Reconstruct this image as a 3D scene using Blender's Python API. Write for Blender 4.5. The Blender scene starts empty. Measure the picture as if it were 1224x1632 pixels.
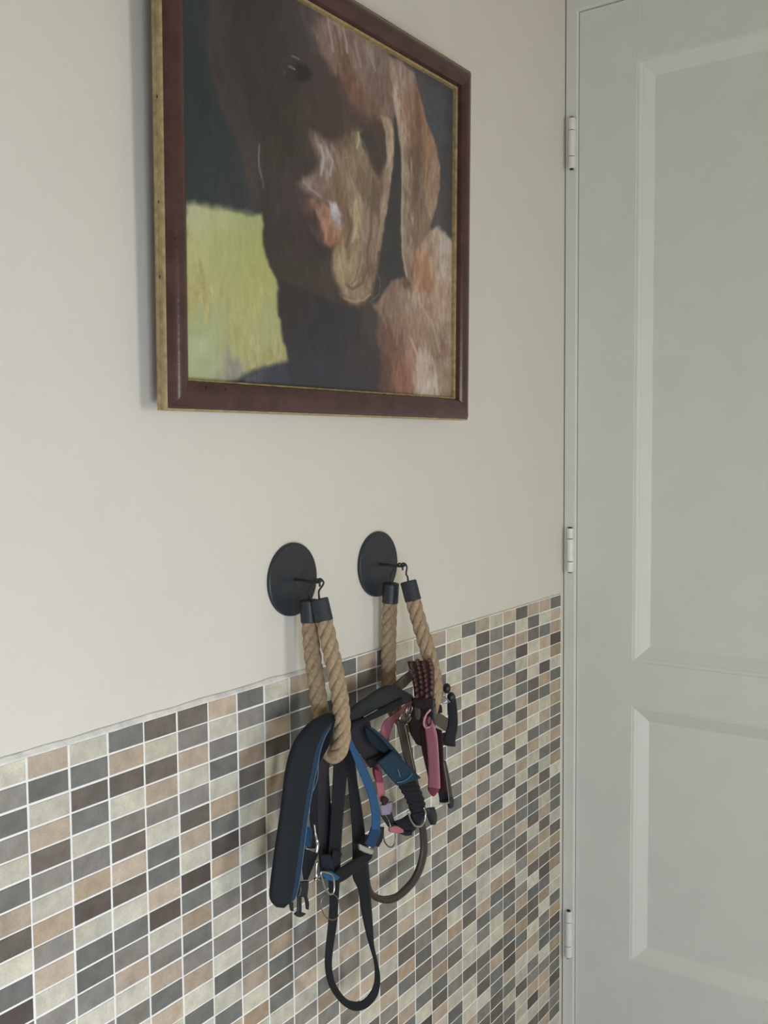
import bpy, bmesh, math, random
import numpy as np
from mathutils import Vector, Matrix

C = bpy.context.scene.collection
scene = bpy.context.scene
random.seed(7)

# ------------------------------------------------------------------ camera
cam_d = bpy.data.cameras.new('camera')
cam = bpy.data.objects.new('camera', cam_d)
C.objects.link(cam)
cam_d.sensor_fit = 'HORIZONTAL'
cam_d.sensor_width = 36.0
cam_d.lens = 45.5672
cam_d.clip_start = 0.02
cam.matrix_world = Matrix(((0.573670, 0.060109, -0.816878, -0.536293), (-0.819040, 0.031491, -0.572871, -0.786080), (-0.008711, 0.997695, 0.067297, 1.206647), (0, 0, 0, 1)))
scene.camera = cam

# ------------------------------------------------------------------ world, lights, exposure
world = bpy.data.worlds.new('world')
scene.world = world
world.use_nodes = True
world.node_tree.nodes['Background'].inputs[0].default_value = (0.80, 0.90, 1.0, 1)
world.node_tree.nodes['Background'].inputs[1].default_value = 0.6
scene.view_settings.view_transform = 'Standard'
scene.view_settings.look = 'None'
scene.view_settings.gamma = 1.0
scene.view_settings.use_curve_mapping = False
scene.view_settings.exposure = 0.0


def area(name, loc, target, sx, sy, power, color):
    d = bpy.data.lights.new(name, 'AREA')
    d.shape = 'RECTANGLE'
    d.size, d.size_y = sx, sy
    d.energy = power
    d.color = color
    o = bpy.data.objects.new(name, d)
    C.objects.link(o)
    o.location = loc
    o.rotation_euler = (Vector(target) - Vector(loc)).to_track_quat('-Z', 'Y').to_euler()
    return o


# daylight through the glazed door opposite; low side light added to brighten the left
area('daylight_front', (0.48, -2.38, 1.00), (0.48, 0, 0.95), 0.32, 0.8, 13.2, (1.0, 0.97, 0.90))
area('side_fill', (-0.62, -1.44, 0.58), (-0.75, 0, 0.30), 0.6, 0.5, 18.0, (0.79, 0.89, 1.06))

# ------------------------------------------------------------------ helpers
S = 0.047            # tile pitch along the wall
TR = 0.023095          # tile pitch up the wall
ZT = 0.92            # top of the tiling


def lin(c):
    return tuple(((v / 255.0) / 12.92 if v / 255.0 <= 0.04045 else ((v / 255.0 + 0.055) / 1.055) ** 2.4) for v in c)


def tag(o, label=None, cat=None, group=None, kind=None):
    if label: o['label'] = label
    if cat: o['category'] = cat
    if group: o['group'] = group
    if kind: o['kind'] = kind
    return o


def empty(name, loc=(0, 0, 0)):
    o = bpy.data.objects.new(name, None)
    o.empty_display_size = 0.05
    C.objects.link(o)
    o.location = loc
    return o


def link(name, me, m, parent=None, smooth=False):
    o = bpy.data.objects.new(name, me)
    C.objects.link(o)
    if m is not None:
        me.materials.append(m)
    if parent is not None:
        o.parent = parent
        o.matrix_parent_inverse = Matrix.Translation(-parent.location) if parent.type == 'EMPTY' else Matrix.Identity(4)
    if smooth:
        for p in me.polygons: p.use_smooth = True
    return o


def from_bm(name, bm, m, parent=None, smooth=False, normals=True):
    if normals:
        bmesh.ops.recalc_face_normals(bm, faces=bm.faces)
    me = bpy.data.meshes.new(name)
    bm.to_mesh(me)
    bm.free()
    return link(name, me, m, parent, smooth)


def box(bm, x0, x1, y0, y1, z0, z1, bev=0.0, seg=2):
    vs = [bm.verts.new(p) for p in ((x0, y0, z0), (x1, y0, z0), (x1, y1, z0), (x0, y1, z0),
                                    (x0, y0, z1), (x1, y0, z1), (x1, y1, z1), (x0, y1, z1))]
    fs = [bm.faces.new([vs[i] for i in f]) for f in ((0, 3, 2, 1), (4, 5, 6, 7), (0, 1, 5, 4), (1, 2, 6, 5), (2, 3, 7, 6), (3, 0, 4, 7))]
    if bev > 0:
        es = set(e for f in fs for e in f.edges)
        bmesh.ops.bevel(bm, geom=list(es), offset=bev, segments=seg, affect='EDGES', profile=0.5)


def boxo(name, b, m, parent=None, bev=0.0):
    bm = bmesh.new()
    box(bm, *b, bev=bev)
    return from_bm(name, bm, m, parent, smooth=False)


def catmull(P, n=8, closed=False):
    P = [np.array(p, float) for p in P]
    out = []
    N = len(P)
    for i in range(N if closed else N - 1):
        if closed:
            p0, p1, p2, p3 = P[(i - 1) % N], P[i], P[(i + 1) % N], P[(i + 2) % N]
        else:
            p1, p2 = P[i], P[i + 1]
            p0 = P[i - 1] if i > 0 else 2 * p1 - p2
            p3 = P[i + 2] if i + 2 < N else 2 * p2 - p1
        for k in range(n):
            t = k / n
            out.append(0.5 * (2 * p1 + (p2 - p0) * t + (2 * p0 - 5 * p1 + 4 * p2 - p3) * t * t + (3 * p1 - p0 - 3 * p2 + p3) * t ** 3))
    if not closed:
        out.append(P[-1])
    return np.array(out)


def unit(v):
    l = np.linalg.norm(v)
    return v / l if l > 1e-12 else np.array([0., 0, 1])


def frames(P, closed=False):
    n = len(P)
    T = [unit((P[(i + 1) % n] - P[i - 1]) if closed or 0 < i < n - 1 else (P[1] - P[0] if i == 0 else P[-1] - P[-2])) for i in range(n)]
    a = np.array([0., 0, 1]) if abs(T[0][2]) < 0.9 else np.array([1., 0, 0])
    U = [unit(np.cross(T[0], a))]
    for i in range(1, n):
        u = U[-1] - T[i] * (U[-1] @ T[i])
        U.append(unit(u))
    V = [np.cross(T[i], U[i]) for i in range(n)]
    return T, U, V


def tube_bm(bm, P, r, seg=8, closed=False, cap=True):
    P = np.array(P, float)
    T, U, V = frames(P, closed)
    rr = r if hasattr(r, '__len__') else [r] * len(P)
    rings = []
    for i in range(len(P)):
        rings.append([bm.verts.new(P[i] + rr[i] * (math.cos(2 * math.pi * k / seg) * U[i] + math.sin(2 * math.pi * k / seg) * V[i])) for k in range(seg)])
    n = len(rings)
    for i in range(n if closed else n - 1):
        a, b = rings[i], rings[(i + 1) % n]
        # closed tubes: find the best start so that the seam does not twist
        off = 0
        if closed and i == n - 1:
            off = min(range(seg), key=lambda o: (a[0].co - b[o].co).length)
        for k in range(seg):
            bm.faces.new((a[k], a[(k + 1) % seg], b[(k + 1 + off) % seg], b[(k + off) % seg]))
    if cap and not closed:
        bm.faces.new(rings[0][::-1])
        bm.faces.new(rings[-1])


def tube(name, P, r, m, parent=None, seg=8, n=6, closed=False):
    bm = bmesh.new()
    tube_bm(bm, catmull(P, n, closed), r, seg, closed)
    return from_bm(name, bm, m, parent, smooth=True)


def match(L, R, n):
    """Two curves sampled with the same number of points."""
    A, B = catmull(L, n), catmull(R, n)
    k = max(len(A), len(B))
    f = lambda Q: np.stack([np.interp(np.linspace(0, len(Q) - 1, k), range(len(Q)), Q[:, i]) for i in range(3)], -1)
    return f(A), f(B)


def strap(name, L, R, th, m, parent=None, n=6, puff=0.0, cols=6, ribs=0):
    """A ribbon of webbing, leather or padding between two edge curves, with thickness, rounded edges and UVs in metres."""
    A, B = match(L, R, n)
    N = len(A)
    M = 0.5 * (A + B)
    bm = bmesh.new()
    uvl = bm.loops.layers.uv.new('uv')
    ss = np.linspace(0, 1, cols + 1)
    length = 0.0
    rings, vs, wid = [], [], []
    for i in range(N):
        T = unit(M[min(i + 1, N - 1)] - M[max(i - 1, 0)])
        W = B[i] - A[i]
        Nn = unit(np.cross(T, W))
        if i: length += np.linalg.norm(M[i] - M[i - 1])
        vs.append(length)
        wid.append(np.linalg.norm(W))
        ring = []
        h0 = th / 2
        if ribs:
            h0 *= 1 + 0.55 * math.cos(2 * math.pi * ribs * i / (N - 1))
        for side in (1, -1):
            for j in range(cols + 1):
                s = ss[j] if side == 1 else ss[cols - j]
                e = abs(2 * s - 1)
                h = h0 * ((1 - 0.45 * e ** 8) if puff == 0 else (0.35 + 0.65 * math.sqrt(max(0, 1 - e ** 2.5))))
                if puff:
                    k = min(i, N - 1 - i)
                    if k < 3: h *= (0.35, 0.7, 0.92)[k]
                ring.append(bm.verts.new(A[i] + W * s + Nn * h * side))
        rings.append(ring)
    K = 2 * (cols + 1)
    def u_of(k):
        j = k if k <= cols else K - 1 - k
        return j / cols
    for i in range(N - 1):
        a, b = rings[i], rings[i + 1]
        for k in range(K):
            f = bm.faces.new((a[k], a[(k + 1) % K], b[(k + 1) % K], b[k]))
            uvs = ((u_of(k), i), (u_of((k + 1) % K), i), (u_of((k + 1) % K), i + 1), (u_of(k), i + 1))
            for lp, (u, q) in zip(f.loops, uvs):
                lp[uvl].uv = (u * wid[q], vs[q])
    bm.faces.new(rings[0][::-1])
    bm.faces.new(rings[-1])
    return from_bm(name, bm, m, parent, smooth=True)


def ellipsoid_bm(bm, c, r, rot=None, seg=10, rings=7):
    mat = Matrix.Translation(c) @ (rot.to_4x4() if rot else Matrix.Identity(4)) @ Matrix.Diagonal((*r, 1))
    bmesh.ops.create_uvsphere(bm, u_segments=seg, v_segments=rings, radius=1, matrix=mat)


def lathe_bm(bm, prof, origin, axis, seg=32):
    """prof: (radius, height along axis)"""
    q = Vector((0, 0, 1)).rotation_difference(Vector(axis))
    rings = []
    for r, h in prof:
        rings.append([bm.verts.new(Vector(origin) + q @ Vector((r * math.cos(2 * math.pi * k / seg), r * math.sin(2 * math.pi * k / seg), h))) for k in range(seg)])
    for a, b in zip(rings, rings[1:]):
        for k in range(seg):
            bm.faces.new((a[k], a[(k + 1) % seg], b[(k + 1) % seg], b[k]))
    bm.faces.new(rings[0][::-1])
    bm.faces.new(rings[-1])


# ------------------------------------------------------------------ materials
def new_mat(name):
    m = bpy.data.materials.new(name)
    m.use_nodes = True
    return m, m.node_tree.nodes, m.node_tree.links, m.node_tree.nodes['Principled BSDF']


def mat(name, col, rough=0.6, metal=0.0, spec=0.5, noise=0.0, nscale=60.0, bump=0.0, bscale=200.0, sheen=0.0, srgb=True):
    m, N, Lk, b = new_mat(name)
    c = lin(col) if srgb else col
    b.inputs['Base Color'].default_value = (*c, 1)
    b.inputs['Roughness'].default_value = rough
    b.inputs['Metallic'].default_value = metal
    b.inputs['Specular IOR Level'].default_value = spec
    if sheen:
        b.inputs['Sheen Weight'].default_value = sheen
    geo = N.new('ShaderNodeNewGeometry')
    if noise:
        t = N.new('ShaderNodeTexNoise')
        t.inputs['Scale'].default_value = nscale
        t.inputs['Detail'].default_value = 4
        Lk.new(geo.outputs['Position'], t.inputs['Vector'])
        r = N.new('ShaderNodeMapRange')
        r.inputs['From Min'].default_value = 0.3
        r.inputs['From Max'].default_value = 0.7
        r.inputs['To Min'].default_value = 1 - noise
        r.inputs['To Max'].default_value = 1 + noise
        Lk.new(t.outputs['Fac'], r.inputs['Value'])
        mx = N.new('ShaderNodeMix')
        mx.data_type = 'RGBA'
        mx.blend_type = 'MULTIPLY'
        mx.inputs['Factor'].default_value = 1
        mx.inputs['A'].default_value = (*c, 1)
        Lk.new(r.outputs['Result'], mx.inputs['B'])
        Lk.new(mx.outputs['Result'], b.inputs['Base Color'])
    if bump:
        t = N.new('ShaderNodeTexNoise')
        t.inputs['Scale'].default_value = bscale
        t.inputs['Detail'].default_value = 3
        Lk.new(geo.outputs['Position'], t.inputs['Vector'])
        bp = N.new('ShaderNodeBump')
        bp.inputs['Strength'].default_value = bump
        bp.inputs['Distance'].default_value = 0.001
        Lk.new(t.outputs['Fac'], bp.inputs['Height'])
        Lk.new(bp.outputs['Normal'], b.inputs['Normal'])
    return m


def webbing(name, col, rough=0.75, scale=500, strength=0.35, sheen=0.03, var=0.25):
    m, N, Lk, b = new_mat(name)
    c = lin(col)
    b.inputs['Roughness'].default_value = rough
    b.inputs['Specular IOR Level'].default_value = 0.3
    b.inputs['Sheen Weight'].default_value = sheen
    uv = N.new('ShaderNodeUVMap')
    w1 = N.new('ShaderNodeTexWave')
    w1.bands_direction = 'Y'
    w1.inputs['Scale'].default_value = scale / 6.28
    w1.inputs['Distortion'].default_value = 1.0
    w2 = N.new('ShaderNodeTexWave')
    w2.bands_direction = 'X'
    w2.inputs['Scale'].default_value = scale / 6.28
    Lk.new(uv.outputs['UV'], w1.inputs['Vector'])
    Lk.new(uv.outputs['UV'], w2.inputs['Vector'])
    mul = N.new('ShaderNodeMath')
    mul.operation = 'MULTIPLY'
    Lk.new(w1.outputs['Fac'], mul.inputs[0])
    Lk.new(w2.outputs['Fac'], mul.inputs[1])
    bp = N.new('ShaderNodeBump')
    bp.inputs['Strength'].default_value = strength
    bp.inputs['Distance'].default_value = 0.0006
    Lk.new(mul.outputs[0], bp.inputs['Height'])
    Lk.new(bp.outputs['Normal'], b.inputs['Normal'])
    r = N.new('ShaderNodeMapRange')
    r.inputs['To Min'].default_value = 1 - var
    r.inputs['To Max'].default_value = 1 + var
    Lk.new(mul.outputs[0], r.inputs['Value'])
    mx = N.new('ShaderNodeMix')
    mx.data_type = 'RGBA'
    mx.blend_type = 'MULTIPLY'
    mx.inputs['Factor'].default_value = 1
    mx.inputs['A'].default_value = (*c, 1)
    Lk.new(r.outputs['Result'], mx.inputs['B'])
    Lk.new(mx.outputs['Result'], b.inputs['Base Color'])
    return m


def tile_mat(name, c):
    """Stone-look mosaic glaze: one value per tile of the grid, mottling and fine specks from position."""
    m, N, Lk, b = new_mat(name)
    b.inputs['Roughness'].default_value = 0.5
    b.inputs['Specular IOR Level'].default_value = 0.35
    geo = N.new('ShaderNodeNewGeometry')
    mp = N.new('ShaderNodeMapping')
    mp.inputs['Scale'].default_value = (1 / S, 0.0, 1 / TR)
    mp.inputs['Location'].default_value = (0, 0, -ZT / TR)
    Lk.new(geo.outputs['Position'], mp.inputs['Vector'])
    fl = N.new('ShaderNodeVectorMath')
    fl.operation = 'FLOOR'
    Lk.new(mp.outputs['Vector'], fl.inputs[0])
    wn = N.new('ShaderNodeTexWhiteNoise')
    Lk.new(fl.outputs['Vector'], wn.inputs['Vector'])
    n1 = N.new('ShaderNodeTexNoise')
    n1.inputs['Scale'].default_value = 55
    n1.inputs['Detail'].default_value = 4
    Lk.new(geo.outputs['Position'], n1.inputs['Vector'])
    n2 = N.new('ShaderNodeTexNoise')
    n2.inputs['Scale'].default_value = 420
    n2.inputs['Detail'].default_value = 2
    Lk.new(geo.outputs['Position'], n2.inputs['Vector'])
    v = N.new('ShaderNodeMapRange')
    v.inputs['To Min'].default_value = 0.86
    v.inputs['To Max'].default_value = 1.14
    Lk.new(wn.outputs['Value'], v.inputs['Value'])
    a = N.new('ShaderNodeMapRange')
    a.inputs['From Min'].default_value = 0.3
    a.inputs['From Max'].default_value = 0.7
    a.inputs['To Min'].default_value = 0.84
    a.inputs['To Max'].default_value = 1.16
    Lk.new(n1.outputs['Fac'], a.inputs['Value'])
    d = N.new('ShaderNodeMapRange')
    d.inputs['From Min'].default_value = 0.3
    d.inputs['From Max'].default_value = 0.7
    d.inputs['To Min'].default_value = 0.92
    d.inputs['To Max'].default_value = 1.08
    Lk.new(n2.outputs['Fac'], d.inputs['Value'])
    p1 = N.new('ShaderNodeMath'); p1.operation = 'MULTIPLY'
    p2 = N.new('ShaderNodeMath'); p2.operation = 'MULTIPLY'
    Lk.new(v.outputs['Result'], p1.inputs[0]); Lk.new(a.outputs['Result'], p1.inputs[1])
    Lk.new(p1.outputs[0], p2.inputs[0]); Lk.new(d.outputs['Result'], p2.inputs[1])
    # slight hue drift inside a tile towards ochre
    hx = N.new('ShaderNodeMix'); hx.data_type = 'RGBA'; hx.blend_type = 'MIX'
    hx.inputs['A'].default_value = (*c, 1)
    hx.inputs['B'].default_value = (c[0] * 1.05, c[1] * 0.98, c[2] * 0.82, 1)
    n3 = N.new('ShaderNodeTexNoise')
    n3.inputs['Scale'].default_value = 38
    off = N.new('ShaderNodeVectorMath'); off.operation = 'ADD'
    off.inputs[1].default_value = (3.1, 7.7, 1.3)
    Lk.new(geo.outputs['Position'], off.inputs[0])
    Lk.new(off.outputs['Vector'], n3.inputs['Vector'])
    Lk.new(n3.outputs['Fac'], hx.inputs['Factor'])
    mx = N.new('ShaderNodeMix'); mx.data_type = 'RGBA'; mx.blend_type = 'MULTIPLY'
    mx.inputs['Factor'].default_value = 1
    Lk.new(hx.outputs['Result'], mx.inputs['A'])
    Lk.new(p2.outputs[0], mx.inputs['B'])
    Lk.new(mx.outputs['Result'], b.inputs['Base Color'])
    bp = N.new('ShaderNodeBump')
    bp.inputs['Strength'].default_value = 0.25
    bp.inputs['Distance'].default_value = 0.0006
    Lk.new(n2.outputs['Fac'], bp.inputs['Height'])
    Lk.new(bp.outputs['Normal'], b.inputs['Normal'])
    return m


M = {
    'plaster': mat('plaster', (0.70, 0.665, 0.585), 0.9, spec=0.2, noise=0.015, nscale=9, bump=0.25, bscale=260, srgb=False),
    'ceiling': mat('ceiling_paint', (0.60, 0.59, 0.55), 0.9, spec=0.2, bump=0.1, srgb=False),
    'floor': mat('floor_stone', (0.36, 0.32, 0.27), 0.5, noise=0.15, nscale=12, bump=0.1, srgb=False),
    'grout': mat('grout', (0.86, 0.85, 0.81), 0.9, spec=0.15, noise=0.05, nscale=120, bump=0.3, bscale=600, srgb=False),
    'caulk': mat('caulk', (0.72, 0.70, 0.65), 0.7, spec=0.3, noise=0.18, nscale=60, bump=0.5, bscale=90, srgb=False),
    'door': mat('door_paint', (0.74, 0.755, 0.70), 0.45, spec=0.4, noise=0.02, nscale=14, bump=0.08, bscale=120, srgb=False),
    'hinge': mat('hinge_paint', (0.80, 0.80, 0.76), 0.35, spec=0.5, noise=0.06, nscale=90, srgb=False),
    'gap': mat('dark_gap', (0.03, 0.03, 0.028), 0.9, srgb=False),
    'joint': mat('gap_shade', (0.30, 0.30, 0.27), 0.8, srgb=False),
    'black_metal': mat('black_metal', (0.022, 0.026, 0.032), 0.45, spec=0.45, bump=0.1, bscale=900, srgb=False),
    'silver': mat('silver_metal', (0.62, 0.61, 0.58), 0.25, metal=1.0, srgb=False),
    'dull_metal': mat('dull_metal', (0.34, 0.30, 0.25), 0.35, metal=1.0, srgb=False),
    'rope': mat('jute_rope', (0.36, 0.265, 0.165), 0.9, spec=0.15, noise=0.22, nscale=260, bump=0.6, bscale=900, sheen=0.1, srgb=False),
    'glass': None,
}
TILE = {
    'L': tile_mat('tile_pale_grey', (0.55, 0.54, 0.475)),
    'P': tile_mat('tile_terracotta', (0.475, 0.395, 0.33)),
    'O': tile_mat('tile_ochre', (0.40, 0.32, 0.245)),
    'G': tile_mat('tile_mid_grey', (0.245, 0.235, 0.225)),
    'D': tile_mat('tile_slate', (0.168, 0.172, 0.168)),
    'B': tile_mat('tile_brown', (0.158, 0.140, 0.126)),
    'K': tile_mat('tile_dark_brown', (0.105, 0.087, 0.08)),
}

# ------------------------------------------------------------------ room shell
YP = 0.004           # plaster surface of the long wall; tile faces stand at y = 0
XD = 1.200           # face of the door leaf
RX0, RX1, RY0, H = -1.05, 1.19, -2.45, 2.5


def quad_box(name, b, m, label, cat, parent=None):
    o = boxo(name, b, m, parent)
    tag(o, label, cat, kind='structure')
    return o


wall = quad_box('wall_left', (RX0 - 0.1, RX1 + 0.25, YP, YP + 0.12, 0, H), M['plaster'], 'cream plaster wall with mosaic tiling on its lower part', 'wall')
quad_box('floor', (RX0 - 0.1, RX1 + 0.25, RY0 - 0.1, YP + 0.12, -0.1, 0), M['floor'], 'stone floor of the room below the tiled wall', 'floor')
quad_box('ceiling', (RX0 - 0.1, RX1 + 0.25, RY0 - 0.1, YP + 0.12, H, H + 0.1), M['ceiling'], 'pale painted ceiling over the whole room', 'ceiling')
DY0, DY1 = -0.0215, -0.8615      # door leaf, hinge side and lock side
DZ = 2.006
wr = bmesh.new()
box(wr, RX1 + 0.012, RX1 + 0.15, RY0, DY1 - 0.05, 0, H)
box(wr, RX1 + 0.012, RX1 + 0.15, DY1 - 0.05, YP, 2.032, H)
tag(from_bm('wall_right', wr, M['plaster']), 'cream plaster wall around the white panelled door', 'wall', kind='structure')
wf = bmesh.new()
WX0, WX1 = 0.24, 0.72
box(wf, RX0, WX0, RY0 - 0.1, RY0, 0, H)
box(wf, WX1, RX1 + 0.15, RY0 - 0.1, RY0, 0, H)
box(wf, WX0, WX1, RY0 - 0.1, RY0, 1.5, H)
box(wf, WX0, WX1, RY0 - 0.1, RY0, 0, 0.5)
tag(from_bm('wall_front', wf, M['plaster']), 'cream plaster wall with a tall window behind the camera', 'wall', kind='structure')
ws = bmesh.new()
box(ws, RX0 - 0.1, RX0, RY0, YP, 0, H)
tag(from_bm('wall_back', ws, M['plaster']), 'cream plaster end wall behind the photographer', 'wall', kind='structure')
wn = bmesh.new()  # unseen return wall, added to house the low side light
box(wn, RX0, -0.94, -1.56, -1.46, 0, H)
box(wn, -0.30, -0.20, RY0, -1.46, 0, H)
box(wn, -0.94, -0.30, -1.56, -1.46, 0.85, H)
box(wn, -0.94, -0.30, -1.56, -1.46, 0, 0.31)
tag(from_bm('wall_added', wn, M['plaster']), 'added cream plaster return wall, out of view, with a low opening for the side light', 'wall', kind='structure')

# ------------------------------------------------------------------ mosaic tiling on the wall
COLS = {
    -1: 'LGDGLDPBLDK.',
    0: 'PDLPBGLOGPLG',
    1: 'LDBDLGOKLDDGL',
    2: 'DPBLGBPBLDGPLG',
    3: 'BLBPGLDDPKLGPDPL',
    4: 'BGPLGBPLKDODGPLDL',
    5: 'PLGDLODKOLGLGLDLDP',
    6: 'DGLOBDLBLDBBGGGPLOL',
    7: 'LDPKLOGLDGLLLBODBDL',
    8: 'PDDGLDBLGDLGPLDBGPLGL',
    9: 'GLDPGDLBGDLGDDOLGLDOG',
    10: 'DOKLGDPLDGLDBLBOGPGLPG',
    11: 'PDBGLDGLGOGLDGPGLGLGPLLB',
    12: 'KGLDLGPDGLGLLPGLGBGOLBPGB',
    13: 'LGLDPGLDGLDLGLDGLLPBBODLPG',
    14: 'LGLPGDLGLPGLDGGLGPLGGDBLDL',
    15: 'PGLDGLPGDLGLGPLGDLBOBLGODBP',
    16: 'LPDLPGPDGLGGDLBPLGGDLOGBLGLD',
    17: 'DLPGDLBDLPBLPGLDBPLDGBL.L...',
    18: 'PBGBPGOLGGBPGPBLPLGLLPDG....',
    19: 'LGGPGDDDBLLDLDDPGDBLODGLL...',
    20: 'PGOLDPLDLOBLGBLODGGLPBDDOD..',
    21: 'BLPKLBDPBPLDPLDGDPDBGLGOBOD.',
    22: 'PDBLPLBBPLDPLDPBDBLGOBLDBBLP',
    23: 'PLDPLKODLPGLDLBGLPBOLBKDOLGD.',
    24: 'DPOKOLDOOGBPDOLDDDLBOBOLLDOKD.',
}
TEXTURE_FILL = 'LLLLPPOGGGDDDBBBKL'
rnd = random.Random(11)
NR = int(ZT / TR)


def tile_class(c, r):
    s = COLS.get(c, '')
    ch = s[r] if r < len(s) else '.'
    if ch == '.':
        ch = rnd.choice(TEXTURE_FILL)
    return ch


GAP = 0.0023
TW, TH, TB = S - GAP, TR - 0.0019, 0.0006


def tile_geo(x, z, dy=0.0, rot=0.0, sc=1.0):
    w, h, d = TW / 2 * sc, TH / 2 * sc, TB
    f = [(-w + d, -h + d), (w - d, -h + d), (w - d, h - d), (-w + d, h - d)]
    o = [(-w, -h), (w, -h), (w, h), (-w, h)]
    ca, sa = math.cos(rot), math.sin(rot)
    R2 = lambda p: (p[0] * ca - p[1] * sa, p[0] * sa + p[1] * ca)
    vs = [(x + R2(p)[0], dy, z + R2(p)[1]) for p in f] + [(x + R2(p)[0], dy + d, z + R2(p)[1]) for p in o] + [(x + R2(p)[0], 0.004, z + R2(p)[1]) for p in o]
    fs = [(0, 1, 2, 3)] + [(i, i + 4, (i + 1) % 4 + 4, (i + 1) % 4) for i in range(4)] + [(i + 4, i + 8, (i + 1) % 4 + 8, (i + 1) % 4 + 4) for i in range(4)]
    return vs, fs


bed = boxo('grout_bed', (-20 * S, 25 * S + 0.0008, 0.0007, YP + 0.001, ZT - NR * TR, ZT + 0.0005), M['grout'], wall)
INDIV = set([(0,0),(0,1),(0,2),(0,3),(0,4),(0,5),(0,6),(0,7),(0,8),(0,9),(0,10),(1,0),(1,1),(1,2),(1,3),(1,4),(1,5),(1,6),(1,7),(1,8),(1,9),(1,10),(1,11),(-1,9),(-1,8),(-1,7),(2,0),(2,1),(2,2),(2,3),(-1,6),(2,4),(2,5),(2,6),(2,7),(2,8),(-1,5),(2,9),(2,10),(2,11),(2,12),(-1,4),(-1,3),(3,0),(-1,2),(3,1),(3,2),(3,3),(3,4),(3,5),(3,6),(-1,1),(3,7),(3,8),(3,9),(3,10),(3,11),(3,12),(-1,0),(3,13),(4,0),(4,1),(4,2),(4,3),(4,4),(4,5),(4,6),(4,7),(4,8),(4,9),(4,10),(4,11),(4,12),(4,13),(4,14),(0,11),(5,0),(5,1),(5,2),(5,3),(5,4),(5,5),(5,6),(5,7),(5,8),(5,9),(5,10),(5,11),(5,12),(5,13),(5,14),(5,15),(1,12),(6,0),(6,1),(6,2),(6,3),(6,4),(6,5),(6,6),(6,7),(6,8),(6,9),(6,10),(6,11),(-1,10),(6,12),(6,13),(6,14),(6,15),(6,16),(2,13),(7,0),(7,1),(7,2),(7,3),(7,4),(7,5),(7,6),(7,7),(7,8),(7,9),(7,10),(7,11),(7,12),(7,13),(7,14),(7,15),(7,16),(7,17),(3,14),(8,0),(8,1),(8,2),(8,3),(8,4),(8,5),(8,6),(8,7),(8,8),(8,9),(8,10),(8,11),(8,12),(8,13),(8,14),(4,15),(8,15),(8,16),(8,17),(8,18),(9,0),(9,1),(9,2),(9,3),(9,4),(9,5),(9,6),(9,7),(9,8),(9,9),(9,10),(9,11),(5,16),(9,12),(9,13),(9,14),(9,15),(9,16),(9,17),(9,18),(9,19),(10,0),(10,1),(10,2),(10,3),(10,4),(10,5),(10,6),(10,7),(10,8),(6,17),(10,9),(10,10),(10,11),(10,12),(10,13),(10,14),(10,15),(10,16),(10,17),(10,18),(10,19),(10,20),(11,0),(11,1),(11,2),(11,3),(11,4),(11,5),(7,18),(11,6),(11,7),(11,8),(11,9),(11,10),(11,11),(11,12),(11,13),(11,14),(11,15),(11,16),(11,17),(11,18),(11,19),(11,20),(11,21),(12,0),(12,1),(8,19),(12,2),(12,3),(12,4),(12,5),(12,6),(12,7),(12,8),(12,9),(12,10),(12,11),(12,12),(12,13),(12,14),(12,15),(12,16),(12,17),(12,18),(12,19),(12,20),(12,21),(12,22),(9,20),(13,0),(13,1),(13,2),(13,3),(13,4),(13,5),(13,6),(13,7),(13,8),(13,9),(13,10),(13,11),(13,12),(13,13),(13,14),(13,15),(13,16),(13,17),(13,18),(10,21),(13,19),(13,20),(13,21),(13,22),(13,23),(14,0),(14,1),(14,2),(14,3),(14,4),(14,5),(14,6),(14,7),(14,8),(14,9),(14,10),(14,11),(14,12),(14,13),(11,22),(14,14),(14,15),(14,16),(14,17),(14,18),(14,19),(14,20),(14,21),(14,22),(14,23),(14,24),(15,0),(15,1),(15,2),(15,3),(15,4),(15,5),(15,6)])
tile_mesh = {}
for k, m in TILE.items():
    v, f = tile_geo(0, 0)
    me = bpy.data.meshes.new('tile_' + k.lower())
    me.from_pydata(v, [], [q[::-1] for q in f])
    me.materials.append(m)
    tile_mesh[k] = me
sv, sf, sm = [], [], []
keys = list(TILE)
for c in range(-20, 25):
    for r in range(NR):
        ch = tile_class(c, r)
        x, z = (c + 0.5) * S + rnd.uniform(-.0003, .0003), ZT - (r + 0.5) * TR + rnd.uniform(-.0003, .0003)
        dy, rot = rnd.uniform(-.0002, .0003), rnd.uniform(-.006, .006)
        if (c, r) in INDIV:
            o = bpy.data.objects.new('tile', tile_mesh[ch])
            C.objects.link(o)
            o.parent = wall
            o.location = (x, dy, z)
            o.rotation_euler = (0, rot, 0)
        else:
            v, f = tile_geo(x, z, dy, rot)
            b = len(sv)
            sv += v
            sf += [tuple(b + i for i in q)[::-1] for q in f]
            sm += [keys.index(ch)] * len(f)
me = bpy.data.meshes.new('tile_field')
me.from_pydata(sv, [], sf)
for k in keys: me.materials.append(TILE[k])
me.polygons.foreach_set('material_index', sm)
tf = link('tile_field', me, None, wall)
tf['kind'] = 'stuff'

# sealant bead along the top of the tiling
rb = random.Random(5)
A, B = [], []
for i in range(80):
    x = -20 * S + i * (45 * S) / 79
    A.append((x, 0.0004, ZT - 0.0006 + rb.uniform(-.0005, .0003)))
    hb = 0.0050 if x < 0.36 else max(0.0012, 0.0050 - (x - 0.36) * 0.03)   # the bead thins out towards the door
    B.append((x, 0.0040, ZT + hb * (1 + rb.uniform(-.16, .16))))
strap('sealant_bead', A, B, 0.0008, M['caulk'], wall, n=3, cols=4)

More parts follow.
